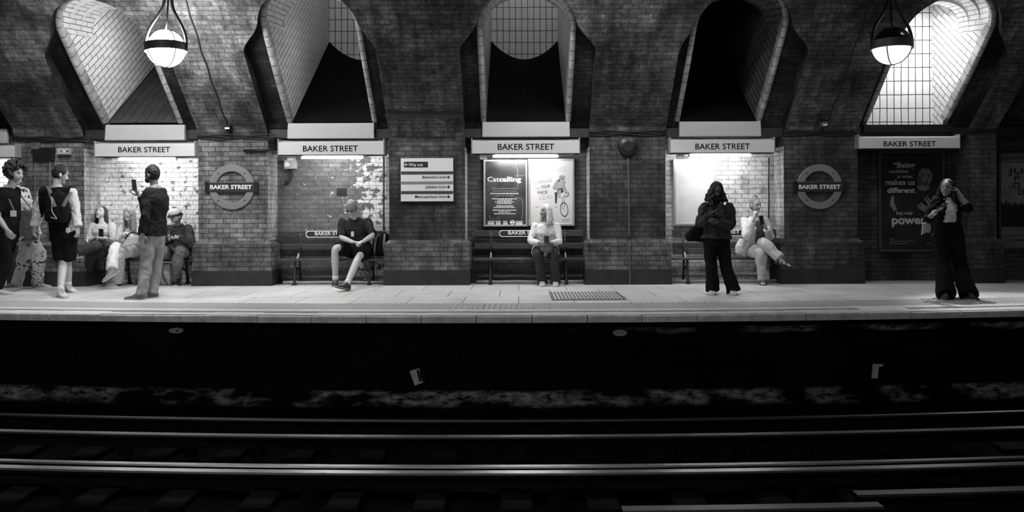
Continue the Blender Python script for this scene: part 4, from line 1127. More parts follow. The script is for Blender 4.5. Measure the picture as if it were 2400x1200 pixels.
def body(J, root, S, skin, fem=False, hcol=.02, voxel=.0062, lips=None):
    g = G(); f, u, r = head_frame(J); hc = V(J['head'])
    sc = (V(J['sha'])+V(J['shb']))/2; hp = (V(J['hpa'])+V(J['hpb']))/2
    g.loft(torso_rings(J, S*.97, 0, fem, -.3, 1.2))
    nb = sc + (sc-hp).normalized()*.03*S
    jaw = hc - u*.075*S - f*.018*S
    limb(g, [nb - (sc-hp).normalized()*.05, nb.lerp(jaw, .5), jaw + u*.05*S], [.062*S, .053*S if not fem else .047*S, .055*S], sub=3)
    for s in 'ab':
        pts, rr = chain(J['sh'+s], J['el'+s], J['wr'+s], [q*S*(.88 if fem else 1) for q in (.056,.048,.040,.040,.027)])
        limb(g, pts, rr, sub=3)
        hand(g, J['wr'+s], J['hd'+s], S*(.94 if fem else 1))
        pts, rr = chain(J['hp'+s], J['kn'+s], J['an'+s], [q*S for q in (.088,.078,.056,.056,.040)])
        limb(g, pts, rr, sub=3)
        a, d, n_, l_ = foot_pts(J, s)
        rings = []
        for (q, w_, h0, h1) in ((-.055,.022,-.07,-.02),(-.03,.032,-.082,.0),(.02,.036,-.085,.015),(.08,.042,-.086,-.02),(.13,.045,-.087,-.045),(.175,.035,-.087,-.06),(.195,.015,-.084,-.07)):
            c = a + d*(q*S); m_ = (h0+h1)/2*S; hh = (h1-h0)/2*S
            rings.append([c + l_*(w_*S*math.cos(k)) + n_*(m_ + hh*math.sin(k)) for k in (2*PI*z/12 for z in range(12))])
        g.loft(rings)
    # head
    rings = []; N1, N2 = 26, 32
    W_, D_, H_ = .076*S, .096*S, .116*S
    eyes = [hc + f*.083*S + u*.004*S + r*(sd*.031*S) for sd in (-1, 1)]
    for i in range(N1+1):
        th = PI*(i+.02)/(N1+.04); ring = []
        for j in range(N2):
            ph = 2*PI*j/N2
            x, y, z = math.sin(th)*math.cos(ph), math.sin(th)*math.sin(ph), math.cos(th)
            wx, dy = W_, D_
            if z < 0: wx *= 1 - .30*z*z; dy *= 1 - .10*z*z
            q = hc + r*(x*wx) + f*(y*dy) + u*(z*H_)
            if z < -.1 and y > 0: q += f*(.016*S*min(1, -z*1.4)*y)          # jaw and chin carry forward
            if z < -.1 and y < 0: q += f*(.030*S*min(1, -z*1.2)) + u*(.018*S*(-z))
            for e in eyes:
                d2 = (q-e).length_squared; q -= f*(.012*S*math.exp(-d2/(2*(.015*S)**2)))
            d2 = (q - (hc + f*.09*S + u*.028*S)).length_squared; q += f*(.004*S*math.exp(-d2/(2*(.03*S)**2)))
            ring.append(q)
        rings.append(ring)
    g.loft(rings)
    nz = hc + f*.094*S
    limb(g, [nz + u*.012*S - f*.008*S, nz - u*.010*S + f*.006*S, nz - u*.026*S + f*.014*S], [.0075*S,.0098*S,.0118*S], n=10, sub=3)
    for sd in (-1, 1): g.ball(nz - u*.033*S + f*.008*S + r*sd*.011*S, .009*S, n=8, k=6)
    g.ball(hc - u*.055*S + f*.086*S, .022*S, .013*S, .007*S, n=12, k=6, rot=Matrix((r, f, u)).transposed())
    g.ball(hc - u*.067*S + f*.084*S, .020*S, .013*S, .008*S, n=12, k=6, rot=Matrix((r, f, u)).transposed())
    g.ball(hc - u*.098*S + f*.078*S, .024*S, .020*S, .018*S, n=12, k=8, rot=Matrix((r, f, u)).transposed())
    ears = []
    for sd in (-1, 1):
        e = hc + r*sd*.077*S - f*.012*S - u*.012*S
        g.ball(e, .010*S, .019*S, .032*S, n=10, k=8, rot=Matrix((r, f, u)).transposed())
    brow = [hc + f*.09*S + u*.026*S + r*(sd*.032*S) for sd in (-1, 1)]; mouth = hc - u*.061*S + f*.096*S
    def mf(c):
        if (c-hc).length > .2*S: return 0
        for e in eyes:
            dd = c - e
            if (dd.dot(u)/(.0065*S))**2 + (dd.dot(r)/(.0145*S))**2 < 1 and dd.dot(f) > -.03*S: return 1
        for e in brow:
            dd = c - e
            if abs(dd.dot(u) + 4*dd.dot(r)**2/S) < .0042*S and abs(dd.dot(r)) < .019*S and dd.dot(f) > -.03*S: return 2
        dd = c - mouth
        if abs(dd.dot(u)) < .008*S and abs(dd.dot(r)) < .020*S and dd.dot(f) > -.03*S: return 3
        return 0
    sv = skin_mat(skin)
    return remesh(g, 'body', [sv, flat('eye', .015, .2), flat('eyebrow', hcol, .8), flat('lips', skin*.5, .45)], root, voxel, 2, matfn=mf)
_sk = {}
def skin_mat(v):
    if v not in _sk: _sk[v] = flat('skin', v, .5, var=.08, scale=14)
    return _sk[v]
def trousers(J, root, S, mat, rad=(.105,.098,.078,.075,.070), fem=False, hi=.30, ext=0.0, name='trousers', wr=.008, seed=0, upto=None, infl=.014):
    g = G(); g.loft(torso_rings(J, S, infl, fem, -.3, hi))
    for s in 'ab':
        k, a = V(J['kn'+s]), V(J['an'+s]); a = a + (a-k).normalized()*ext
        if upto is not None:                        # shorts end above the knee
            h = V(J['hp'+s]); e = h.lerp(k, upto)
            limb(g, [h, h.lerp(e, .5), e], [rad[0]*S, rad[1]*S, rad[2]*S], ends=(True, False), sub=3)
        else:
            pts, rr = chain(J['hp'+s], k, a, [q*S for q in rad]); limb(g, pts, rr, ends=(True, False), sub=4)
    return remesh(g, name, mat, root, .0095, 3, wr, 9, seed, stretch=(1, 1, .75))
def shirt(J, root, S, mat, name='shirt', fem=False, infl=.018, lo=-.14, sleeve=1.0, rad=(.070,.064,.056,.054,.042), wide=(1.0,1.0), wr=.008, seed=0, hem=0.0, collar=.0, belly=0, mats=None, matfn=None, hi=1.12):
    g = G(); R_ = torso_rings(J, S, infl, fem, lo, hi, wide, belly)
    g.loft(R_)
    for s in 'ab':
        sh, el, wr_ = V(J['sh'+s]), V(J['el'+s]), V(J['wr'+s])
        if sleeve >= .99:
            pts, rr = chain(sh, el, wr_.lerp(el, .04), [q*S for q in rad]); limb(g, pts, rr, ends=(True, False), sub=3)
        elif sleeve > .5:
            e = el.lerp(wr_, (sleeve-.5)*2); pts = [sh, sh.lerp(el, .5), el, e]; limb(g, pts, [rad[0]*S, rad[1]*S, rad[2]*S, rad[3]*S], ends=(True, False), sub=3)
        else:
            e = sh.lerp(el, sleeve*2); limb(g, [sh, sh.lerp(e, .5), e], [rad[0]*S, rad[1]*S, rad[2]*S], ends=(True, False), sub=3)
    if collar:
        sc = (V(J['sha'])+V(J['shb']))/2; hp = (V(J['hpa'])+V(J['hpb']))/2; u_ = (sc-hp).normalized(); f, _, _ = head_frame(J)
        c = sc + u_*.055*S; lat = (V(J['shb'])-V(J['sha'])).normalized()
        dep = u_.cross(lat)
        ring = [c + lat*(.072*S*math.cos(k)) + dep*(.066*S*math.sin(k)) for k in (2*PI*q/16 for q in range(16))]
        g.tube(ring, collar*S, 8, closed=True)
    return remesh(g, name, mats or mat, root, .0085, 3, wr, 11, seed, matfn=matfn)
def shoes(J, root, S, mat, sole, name='shoe', laces=None, low=False):
    for s in 'ab':
        a, d, n_, l_ = foot_pts(J, s)
        g = G(); rings = []
        for (q, w_, h0, h1) in ((-.075,.022,-.080,-.03),(-.06,.036,-.082,-.005),(-.03,.042,-.082,.02),(.02,.043,-.082,.022),(.06,.044,-.082,-.004),(.10,.048,-.082,-.028),(.15,.049,-.082,-.042),(.19,.040,-.082,-.050),(.215,.022,-.081,-.060)):
            if low: h1 = min(h1, .0)
            c = a + d*(q*S); m_ = (h0+h1)/2*S; hh = (h1-h0)/2*S
            rings.append([c + l_*(w_*S*math.copysign(abs(math.cos(k))**.7, math.cos(k))) + n_*(m_ + hh*math.copysign(abs(math.sin(k))**.7, math.sin(k))) for k in (2*PI*z/16 for z in range(16))])
        g.loft(rings); so = g.build(name, mat, root, smooth=True)
        g = G(); rings = []
        for (q, w_) in ((-.080,.022),(-.064,.039),(-.02,.043),(.06,.047),(.13,.053),(.185,.046),(.222,.024)):
            c = a + d*(q*S) - n_*.079*S; rings.append([c + l_*w_*S + n_*.008*S, c - l_*w_*S + n_*.008*S, c - l_*w_*S - n_*.011*S, c + l_*w_*S - n_*.011*S])
        g.loft(rings); g.build('sole', sole, so, bevel=.004)
        if laces:
            g = G()
            for q in range(4):
                c = a + d*((.045+.022*q)*S) + n_*((.012-.016*q)*S)
                g.tube([c - l_*.026*S - n_*.006*S, c + n_*.006*S, c + l_*.026*S - n_*.006*S], .0045, 6)
            g.build('laces', laces, so, smooth=True)
def sandals(J, root, S, mat):
    for s in 'ab':
        a, d, n_, l_ = foot_pts(J, s); g = G(); rings = []
        for (q, w_) in ((-.070,.022),(-.055,.038),(-.02,.042),(.06,.046),(.13,.050),(.18,.044),(.21,.022)):
            c = a + d*(q*S) - n_*.090*S; rings.append([c + l_*w_*S + n_*.006*S, c - l_*w_*S + n_*.006*S, c - l_*w_*S - n_*.008*S, c + l_*w_*S - n_*.008*S])
        g.loft(rings); so = g.build('sandal', mat, root, bevel=.004)
        for q, w_, h in ((-.01,.040,.012),(.055,.044,-.022),(.115,.049,-.040)):
            g = G(); c = a + d*(q*S) - n_*.085*S
            g.tube([c + l_*(w_*S*math.cos(t)) + n_*((h+.088)*S*math.sin(t)) for t in (PI*k/10 for k in range(11))], .008*S, 6, flat=1.6); g.build('strap', mat, so, smooth=True)
def hair_cap(g, J, S, k=1.07, back=.014, upo=.014, low=1.0):
    f, u, r = head_frame(J); c = V(J['head']) - f*back*S + u*upo*S
    g.ball(c, .078*k*S, .094*k*S, .110*k*S, n=22, k=16, rot=Matrix((r, f, u)).transposed())
def strands(g, J, S, n=60, length=.35, rad=.011, wave=.012, spread=1.0, front=.35, seed=1, fall=(0,0,-1), out=.02):
    """locks of hair from the scalp down past the shoulders, leaving the face free"""
    f, u, r = head_frame(J); c = V(J['head']); rnd = random.Random(seed); fall = V(fall)
    for q in range(n):
        an = rnd.uniform(-PI*(1-front), PI*(1-front)) + PI      # 0 = face direction
        el = rnd.uniform(.15, 1.25)
        hdir = f*math.cos(an) + r*math.sin(an)
        pts = []
        p = c + u*(.118*S*math.sin(PI/2 - el*.2)) + hdir*.02*S
        for k in range(5):
            t = el*.25 + (PI*.5 - el*.25)*k/4
            pts.append(c - f*.008*S + u*(.122*S*math.cos(t)) + (f*math.cos(an)*.100 + r*math.sin(an)*.086)*S*math.sin(t))
        L = length*rnd.uniform(.75, 1.08)*S; ph = rnd.uniform(0, 6); o_ = hdir*rnd.uniform(0, out)*spread
        st = 7
        for k in range(1, st+1):
            z = L*k/st
            pts.append(pts[4] + fall*z + o_*(k/st) + r*(wave*math.sin(ph + k*1.7)) + f*(wave*.7*math.cos(ph + k*1.9)))
        rr = [rad*S*(.7 + .3*min(1, k/3)) for k in range(len(pts))]; rr[-1] *= .35; rr[-2] *= .7
        g.tube(pts, rr, 6)
def hair(J, root, S, style, col, seed=1, **kw):
    m = flat('hair', col, .55, var=.35, scale=60, bump=.5, spec=.35)
    g = G(); f, u, r = head_frame(J); c = V(J['head']); rnd = random.Random(seed)
    if style == 'short':
        hair_cap(g, J, S, kw.get('k', 1.07), kw.get('back', .013), kw.get('upo', .020))
        return remesh(g, 'hair', m, root, .006, 1, .006, 45, seed)
    if style == 'curly':
        hair_cap(g, J, S, 1.06, .016, .014)
        for q in range(330):
            v = V((rnd.gauss(0,1), rnd.gauss(0,1), rnd.gauss(0,1))).normalized()
            x, y, z = v.dot(r), v.dot(f), v.dot(u)
            if y > .45 and z < .42: continue
            if z < -.45: continue
            R_ = rnd.uniform(1.1, 1.72 if z > -.1 else 1.4)
            p = c - f*.014*S + u*.02*S + r*(x*.084*R_*S) + f*(y*.098*R_*S) + u*(z*.112*R_*S)
            g.ball(p, rnd.uniform(.016, .026)*S, n=8, k=6)
        return remesh(g, 'hair', m, root, .006, 1, .007, 60, seed)
    if style == 'long':
        hair_cap(g, J, S, 1.055, .016, .014)
        strands(g, J, S, kw.get('n', 70), kw.get('length', .35), kw.get('rad', .012), kw.get('wave', .01), 1.0, kw.get('front', .30), seed, kw.get('fall', (0,0,-1)), kw.get('out', .03))
        return remesh(g, 'hair', m, root, .0055, 1, .003, 50, seed)
    if style == 'bun':
        hair_cap(g, J, S, 1.05, .016, .014)
        g.ball(c + u*.125*S - f*.03*S, .04*S, n=14, k=10)
        return remesh(g, 'hair', m, root, .006, 1, .006, 50, seed)
def phone(label, c, up, nrm, mat=None, l=.15, w=.074):
    c = V(c); up = V(up).normalized(); nrm = V(nrm); nrm = (nrm - up*nrm.dot(up)).normalized(); s_ = up.cross(nrm)
    root = thing('smartphone', label, 'phone', c, None)
    g = G(); g.obox(c, s_, nrm, up, w/2, .005, l/2); g.build('case', M['black'], root, bevel=.004)
    g = G(); g.obox(c + nrm*.0056, s_, nrm, up, w/2-.004, .0006, l/2-.006); g.build('screen', flat('dark glass screen', .02, .1), root)
    g = G(); g.obox(c - nrm*.007 + up*(l*.34) - s_*w*.2, s_, nrm, up, .012, .002, .018); g.build('camera', M['iron'], root, bevel=.001)
    return root
def person(label, J, S, x=None):
    c = (V(J['ana']) + V(J['anb']))/2
    return thing('person', label, 'person', (c.x, c.y, 0.0))
def foot(J, s, heel, toe, lift=0.0, tz=0.0):
    """foot standing on the platform: heel and toe contact pixels"""
    h, t = gnd(*heel), gnd(*toe); d = (t-h); d.z = 0; d.normalize(); S = J['S']
    J['ft'+s] = d + V((0,0,tz)); J['fu'+s] = (0,0,1); J['an'+s] = h + d*.07*S + V((0,0,.088*S + lift))
def jts(J, **kw):
    for k, v in kw.items(): J[k] = P(*v)
def slide(J, d, keep=('ana','anb')):
    for k, v in J.items():
        if isinstance(v, Vector) and k[:2] not in ('ft','fu','fa'): J[k] = v + V(d)

C = {}
C['navy'] = flat('dark shirt cloth', .018, .85, var=.2, scale=8, spec=.2)
C['black'] = flat('black cloth', .008, .9, var=.2, scale=8, spec=.12)
C['khaki'] = flat('pale trouser cloth', .30, .85, var=.12, scale=10, spec=.2)
C['white'] = flat('white cloth', .62, .85, var=.08, scale=8, spec=.2)
C['cream'] = flat('cream cloth', .48, .85, var=.10, scale=8, spec=.2)
C['grey'] = flat('grey cloth', .12, .85, var=.15, scale=8, spec=.2)
C['dgrey'] = flat('dark grey cloth', .040, .85, var=.25, scale=9, spec=.2)
C['jean'] = flat('dark jeans cloth', .03, .85, var=.25, scale=9, spec=.2)
C['faded'] = flat('faded jeans cloth', .13, .85, var=.5, scale=7, spec=.2)
C['shoew'] = flat('white trainer', .55, .6); C['shoeb'] = flat('black trainer', .02, .6); C['shoeg'] = flat('grey suede trainer', .16, .8); C['sole'] = flat('pale rubber sole', .45, .7); C['lace'] = flat('shoe lace', .5, .8)
fm, nt, b = new_mat('white cloth with dark flowers')
tc = nd(nt, 'ShaderNodeTexCoord')
vo = nd(nt, 'ShaderNodeTexVoronoi', i_Scale=19.0); lk(nt, tc.outputs['Object'], vo.inputs['Vector'])
nz_ = noisen(nt, tc.outputs['Object'], 5.5, 2, .5)
fl_ = mathn(nt, 'MULTIPLY', mapr(nt, vo.outputs['Distance'], .38, .44, 1, 0), mapr(nt, nz_, .47, .51))
lk(nt, mixc(nt, fl_, .60, .02), b.inputs['Base Color']); b.inputs['Roughness'].default_value = .85; C['floral'] = fm

# ---- man photographing with his phone (standing, side view)
J = {'S': 1.03}; S = 1.03
jts(J, head=(356,409,11.2), sha=(347,453,11.08), shb=(380,450,11.34), ela=(341,506,10.98), elb=(346,492,11.42), wra=(334,548,10.96), wrb=(327,459,11.36),
    hpa=(347,556,11.14), hpb=(368,556,11.30), kna=(344,620,11.08), knb=(367,618,11.30))
J['face'] = (-.95, .30, -.02); foot(J, 'a', (343,697.5), (295,697)); foot(J, 'b', (371,693), (330,694.5))
J['hda'] = ((-.15,-.05,-1), (0,1,0), 1, .5); J['hdb'] = ((-.52,-.05,.85), (-.5,-.8,-.3), -1, .8)
ph_top = P(314.5, 432, 11.36)
root = person('person standing sideways in a dark shirt and pale trousers, raising a phone', J, S)
body(J, root, S, .36, hcol=.03)
trousers(J, root, S, C['khaki'], (.102,.096,.078,.072,.066), seed=1, wr=.012, ext=.04, hi=.10)
shirt(J, root, S, C['navy'], 'shirt', infl=.034, lo=-.06, seed=2, sleeve=1.0, wr=.010, collar=.016, rad=(.068,.062,.054,.052,.042))
shoes(J, root, S, C['shoeg'], C['sole'], laces=C['lace'])
hair(J, root, S, 'short', .025, seed=3)
f_, u_, r_ = head_frame(J); g = G(); hc = V(J['head'])
g.ball(hc - u_*.072*S + f_*.035*S, .060*S, .066*S, .038*S, n=16, k=10, rot=Matrix((r_, f_, u_)).transposed()); remesh(g, 'beard', flat('dark beard', .02, .9), root, .006, 1, .003, 60)
g = G(); w_ = V(J['wrb']); d_ = (V(J['wrb'])-V(J['elb'])).normalized(); g.tube([w_ - d_*.03, w_ - d_*.008], .036, 14); g.build('wristwatch', M['iron'], root, smooth=False, bevel=.003)
phone('black phone held up by the man in the dark shirt', P(314.5, 433, 11.30), (-.12,-.0,1), (.9,-.35,.1))

# ---- woman standing in the dark jacket, looking at her phone
J = {'S': .97}; S = .97; Y = 11.45
jts(J, head=(1679,446,11.38), sha=(1652,487,Y), shb=(1709,488,Y), ela=(1640,526,Y-.05), elb=(1713,530,Y-.02), wra=(1671,498,Y-.22), wrb=(1684,519,Y-.22),
    hpa=(1664,562,Y), hpb=(1694,562,Y), kna=(1667,622,Y-.05), knb=(1701,622,Y-.03))
J['face'] = (.05,-.86,-.42); foot(J, 'a', (1670,687), (1669,693)); foot(J, 'b', (1716,687), (1722,692.5))
J['hda'] = ((.75,-.25,.5), (.2,-.3,-.9), 1, .8); J['hdb'] = ((-.95,-.1,.12), (0,.8,.2), 1, .5)
root = person('standing person in a dark jacket and wide black trousers, looking down at a phone', J, S)
body(J, root, S, .07, True, .01)
trousers(J, root, S, C['black'], (.102,.098,.086,.092,.105), True, seed=4, ext=.05, wr=.010)
shirt(J, root, S, C['dgrey'], 'jacket', True, .036, lo=-.03, seed=5, rad=(.082,.078,.070,.064,.050), wide=(1.12,1.06), wr=.014, collar=.024)
shoes(J, root, S, C['shoew'], C['sole'], laces=C['shoeb'])
hair(J, root, S, 'long', .008, seed=6, n=95, length=.17, wave=.022, rad=.015, front=.26, out=.07)
g = G(); c = V(J['head']) - V((0,0,.135)); g.tube([c + V((.075*math.cos(k), .07*math.sin(k), 0)) for k in (2*PI*q/16 for q in range(16))], .034, 8, closed=True); remesh(g, 'scarf', C['black'], root, .008, 2, .008, 20)
phone('dark phone held at chest height by the woman in the dark jacket', P(1688, 488, 11.14), (.1,-.55,.8), (0,.8,.55))
# her shoulder bag
root = thing('shoulder_bag', 'black shoulder bag hanging at the side of the woman in the dark jacket', 'bag', P(1634, 566, 11.5))
g = G(); rings = []
for (py, w_, t_) in ((527,.03,.03),(535,.10,.05),(548,.15,.065),(560,.15,.065),(566,.11,.04)):
    c = P(1635 - (py-527)*.10, py, 11.5); rings.append([c + V((w_*math.cos(k), t_*math.sin(k), 0)) for k in (2*PI*q/16 for q in range(16))])
g.loft(rings); remesh(g, 'pouch', C['black'], root, .01, 3, .008, 9)
g = G(); g.tube([P(1640,532,11.48), P(1645,505,11.36), P(1654,481,11.40), P(1668,478,11.50), P(1672,500,11.58), P(1650,540,11.58)], .010, 6, flat=2.0); g.build('strap', C['black'], root, smooth=True)

# ---- woman in the blazer at the right, hand in her hair
J = {'S': .99}; S = .99; Y = 10.95
jts(J, head=(2219,441,10.9), sha=(2196,472,Y-.05), shb=(2249,471,Y+.05), ela=(2176,513,Y-.12), elb=(2270,489,Y-.16), wra=(2194,495,Y-.30), wrb=(2243,447,Y-.10),
    hpa=(2205,556,Y), hpb=(2238,556,Y+.02), kna=(2209,622,Y-.03), knb=(2249,622,Y))
J['face'] = (-.62,-.76,.06); J['up'] = (.12,0,1); foot(J, 'a', (2219,695), (2211,700.5)); foot(J, 'b', (2261,694), (2294,699.5))
J['hda'] = ((.80,-.35,.42), (.1,.2,.95), -1, .75); J['hdb'] = ((-.72,-.05,.62), (-.55,.3,-.8), 1, .75)
root = person('standing person in a black blazer by the large dark poster, one hand in hair', J, S)
body(J, root, S, .26, True, .015)
trousers(J, root, S, C['black'], (.108,.104,.098,.108,.122), True, seed=7, hi=.45, ext=.05, wr=.010)
shirt(J, root, S, C['black'], 'blazer', True, .030, lo=-.24, sleeve=.62, seed=8, rad=(.078,.072,.064,.058,.05), wide=(1.08,1.05), wr=.012, collar=.02)
g = G(); JJ = dict(J); off = V((-.03,-.045,0))
for k_ in ('hpa','hpb','sha','shb'): JJ[k_] = V(J[k_]) + off
R_ = torso_rings(JJ, S*.98, .008, True, .30, 1.12, (.74,.66)); g.loft(R_); remesh(g, 'top', C['white'], root, .0085, 3, .006, 14)
shoes(J, root, S, C['shoeb'], C['sole'], laces=C['lace'])
hair(J, root, S, 'long', .010, seed=9, n=80, length=.20, wave=.014, rad=.013, front=.34, out=.05)
g = G(); w_ = V(J['wra']); d_ = (V(J['wra'])-V(J['ela'])).normalized(); g.tube([w_ - d_*.05, w_ - d_*.025], .034, 14); g.build('bracelet', M['wletter'], root, bevel=.003)
phone('dark phone held by the woman in the black blazer', P(2208, 483, 10.52), (.75,-.3,.42), (-.1,.35,.9))
root = thing('paper_bag', 'pale folded paper hanging beside the hip of the woman in the blazer', 'paper', P(2170, 548, 11.0))
g = G(); g.poly([P(*q, 11.0) for q in ((2163,524),(2176,519),(2183,530),(2180,546),(2170,545),(2160,551),(2162,538))], 0, .02); g.build('sheet', C['cream'], root, bevel=.003)

# ---- seated: man in shorts with backpack
def seat(J): pass
J = {'S': 1.03}; S = 1.03
jts(J, head=(824,489,12.98), sha=(803,521,13.12), shb=(862,520,13.14), ela=(799,556,13.0), elb=(874,551,12.98), wra=(826,567,12.80), wrb=(851,566,12.76),
    hpa=(826,588,13.18), hpb=(858,588,13.18), kna=(785,580,12.86), knb=(841,602,12.78))
J['face'] = (-.12,-.88,-.45); foot(J, 'a', (787,667), (780,675))
h = gnd(815, 681.5); J['ftb'] = V((-.42,-.80,.22)); J['fub'] = (-.1,-.2,1); J['anb'] = h + V((-.02,.04,.105))
J['hda'] = ((.9,-.3,-.05), (.1,-.2,-.95), 1, .5); J['hdb'] = ((-.8,-.35,-.3), (-.2,.3,-.9), -1, 1.3)
root = person('person sitting with bare legs in a dark polo shirt and dark shorts, head bowed', J, S)
body(J, root, S, .42, hcol=.12)
trousers(J, root, S, C['black'], (.112,.110,.104,.07,.07), seed=10, upto=.80, name='shorts', wr=.008)
shirt(J, root, S, C['navy'], 'polo_shirt', lo=-.16, sleeve=.46, seed=11, rad=(.070,.066,.066,.06,.05), wr=.010, collar=.020, belly=.05, wide=(1.05,1.05))
shoes(J, root, S, C['shoeb'], flat('grey sole', .2, .7), laces=C['lace'])
for s in 'ab':
    a = V(J['an'+s]); k_ = V(J['kn'+s]); d_ = (k_-a).normalized(); g = G(); g.tube([a - d_*.01, a + d_*.075], [.050,.047], 14); g.build('sock', C['white'], root, smooth=True)
hair(J, root, S, 'short', .20, seed=12, k=1.10, back=.008, upo=.026)
f_, u_, r_ = head_frame(J); g = G(); hc = V(J['head'])
for sd in (-1, 1): g.ball(hc + f_*.096*S + u_*.004*S + r_*sd*.032*S, .026*S, .010*S, .019*S, n=12, k=8, rot=Matrix((r_, f_, u_)).transposed())
g.tube([hc + f_*.100*S + u_*.008*S + r_*x for x in (-.02, 0, .02)], .004, 6)
g.build('sunglasses', M['black'], root, smooth=True)
g = G(); c = P(826, 547, 12.935); g.box(c.x-.022, c.x+.022, c.y-.004, c.y+.03, c.z-.05, c.z+.03); g.build('chest_badge', C['white'], root, bevel=.004)
# backpack on the bench beside him
def backpack(label, c, S, mat, strapm, n, lean=(0,0,1), facing=(0,-1,0), straps=True, name='backpack'):
    c = V(c); u_ = V(lean).normalized(); f_ = V(facing); f_ = (f_ - u_*f_.dot(u_)).normalized(); r_ = f_.cross(u_)
    root = thing(name, label, 'bag', c - u_*.0)
    g = G(); rings = []
    for (z, w_, d_) in ((0,.10,.07),(.02,.145,.095),(.12,.158,.11),(.26,.150,.10),(.36,.125,.085),(.42,.085,.06),(.435,.04,.03)):
        rings.append([c + u_*z*S + r_*(w_*S*math.copysign(abs(math.cos(k))**.6, math.cos(k))) + f_*(d_*S*math.copysign(abs(math.sin(k))**.6, math.sin(k))) for k in (2*PI*q/20 for q in range(20))])
    g.loft(rings); remesh(g, 'sack', mat, root, .009, 3, .006, 9)
    g = G(); rings = []
    for (z, w_, d_) in ((.05,.08,.09),(.07,.115,.13),(.17,.115,.135),(.20,.09,.10)):
        rings.append([c + u_*z*S + r_*(w_*S*math.copysign(abs(math.cos(k))**.6, math.cos(k))) + f_*(d_*S*math.copysign(abs(math.sin(k))**.6, math.sin(k))*(1 if math.sin(k) > 0 else .2)) for k in (2*PI*q/20 for q in range(20))])
    g.loft(rings); remesh(g, 'front_pocket', mat, root, .008, 3, .004, 12)
    g = G(); g.tube([c + u_*.42*S - r_*.03, c + u_*.47*S, c + u_*.42*S + r_*.03], .009, 8); g.build('handle', strapm, root, smooth=True)
    if straps:
        for sd in (-1, 1):
            g = G(); g.tube(crom([c + u_*.40*S + r_*sd*.05*S + f_*.06*S, c + u_*.33*S + r_*sd*.075*S + f_*.125*S, c + u_*.18*S + r_*sd*.085*S + f_*.16*S, c + u_*.03*S + r_*sd*.10*S + f_*.12*S]), .016, 8, flat=.4); g.build('strap', strapm, root, smooth=True)
    return root
backpack('dark backpack with grey straps standing on the bench beside the man in shorts', P(895, 600, 13.14), .88, C['black'], flat('grey strap', .14, .7), 1, (.05,.12,1), (-.2,-1,0))

# ---- seated: woman in white jacket
J = {'S': .97}; S = .97
jts(J, head=(1279,495,13.05), sha=(1254,530,13.12), shb=(1305,530,13.12), ela=(1243,566,13.02), elb=(1312,567,13.02), wra=(1265,569,12.80), wrb=(1293,569,12.80),
    hpa=(1262,588,13.18), hpb=(1295,588,13.18), kna=(1259,594,12.74), knb=(1297,594,12.74))
J['face'] = (-.80,-.58,.05); foot(J, 'a', (1271,669), (1270.5,677.5)); foot(J, 'b', (1302,669), (1302.5,677.5))
J['hda'] = ((.8,-.45,.1), (.1,-.2,-.9), 1, .8); J['hdb'] = ((-.8,-.45,.1), (-.1,-.2,-.9), -1, .8)
root = person('person sitting in a white jacket and dark jeans under the cyclist poster, head turned aside', J, S)
body(J, root, S, .22, True, .10)
trousers(J, root, S, C['jean'], (.100,.096,.076,.074,.082), True, seed=13, ext=.05)
shirt(J, root, S, C['white'], 'jacket', True, .028, lo=-.24, seed=14, rad=(.066,.060,.056,.052,.042), wide=(1.2,1.05), wr=.008, collar=.022)
shoes(J, root, S, C['shoew'], C['sole'])
hair(J, root, S, 'long', .55, seed=15, n=70, length=.22, wave=.008, rad=.012, front=.36, out=.03)
g = G(); c = P(1280, 574, 12.74); g.ball(c, .12, .07, .055, n=16, k=10); g.ball(c + V((0,-.02,-.07)), .10, .06, .06, n=14, k=8); remesh(g, 'lap_scarf', flat('grey knitted cloth', .10, .9), root, .009, 3, .014, 12)
phone('dark phone held in both hands by the woman in the white jacket', P(1281, 563, 12.66), (0,-.35,.9), (0,.9,.35))

# ---- seated: woman in white shirt, legs crossed
J = {'S': .99}; S = .99
jts(J, head=(1771,480,13.0), sha=(1745,518,13.12), shb=(1793,517,13.10), ela=(1750,556,12.86), elb=(1806,556,13.0), wra=(1768,511,12.80), wrb=(1793,530,12.82),
    hpa=(1754,588,13.18), hpb=(1782,588,13.20), kna=(1786,572,12.78), knb=(1796,566,12.70))
J['face'] = (.40,-.90,-.12); foot(J, 'a', (1788,664), (1790,671))
a_ = P(1827, 605, 12.55); J['anb'] = a_; J['ftb'] = V((.85,-.35,-.25)); J['fub'] = (.1,-.25,1)
J['kna'] = P(1782, 590, 12.74); J['knb'] = P(1790, 568, 12.72)
J['hda'] = ((.12,.05,.95), (.7,.4,0), 1, 1.0); J['hdb'] = ((-.45,-.2,.85), (-.3,.5,0), -1, .9)
root = person('person sitting cross-legged in an open white shirt, hand raised to mouth', J, S)
body(J, root, S, .40, True, .06)
trousers(J, root, S, C['cream'], (.108,.104,.088,.084,.090), True, seed=16, wr=.016, hi=.35)
shirt(J, root, S, C['white'], 'shirt', True, .030, lo=-.24, sleeve=.88, seed=17, rad=(.068,.064,.062,.058,.05), wide=(1.1,1.06), wr=.009, collar=.018)
g = G(); JJ = dict(J); off = V((.05,-.055,0))
for k_ in ('hpa','hpb','sha','shb'): JJ[k_] = V(J[k_]) + off
g.loft(torso_rings(JJ, S*.97, .010, True, .0, 1.05, (.7,.62))); remesh(g, 'top', flat('dark grey vest', .06, .85), root, .0085, 3, .006, 14)
g = G(); rings = []
for (px, py, w_, t_) in ((1744,560,.07,.05),(1737,575,.085,.05),(1733,590,.075,.04),(1735,596,.05,.02)):
    c = P(px, py, 12.97); rings.append([c + V((w_*math.cos(k), t_*math.sin(k), 0)) for k in (2*PI*q/16 for q in range(16))])
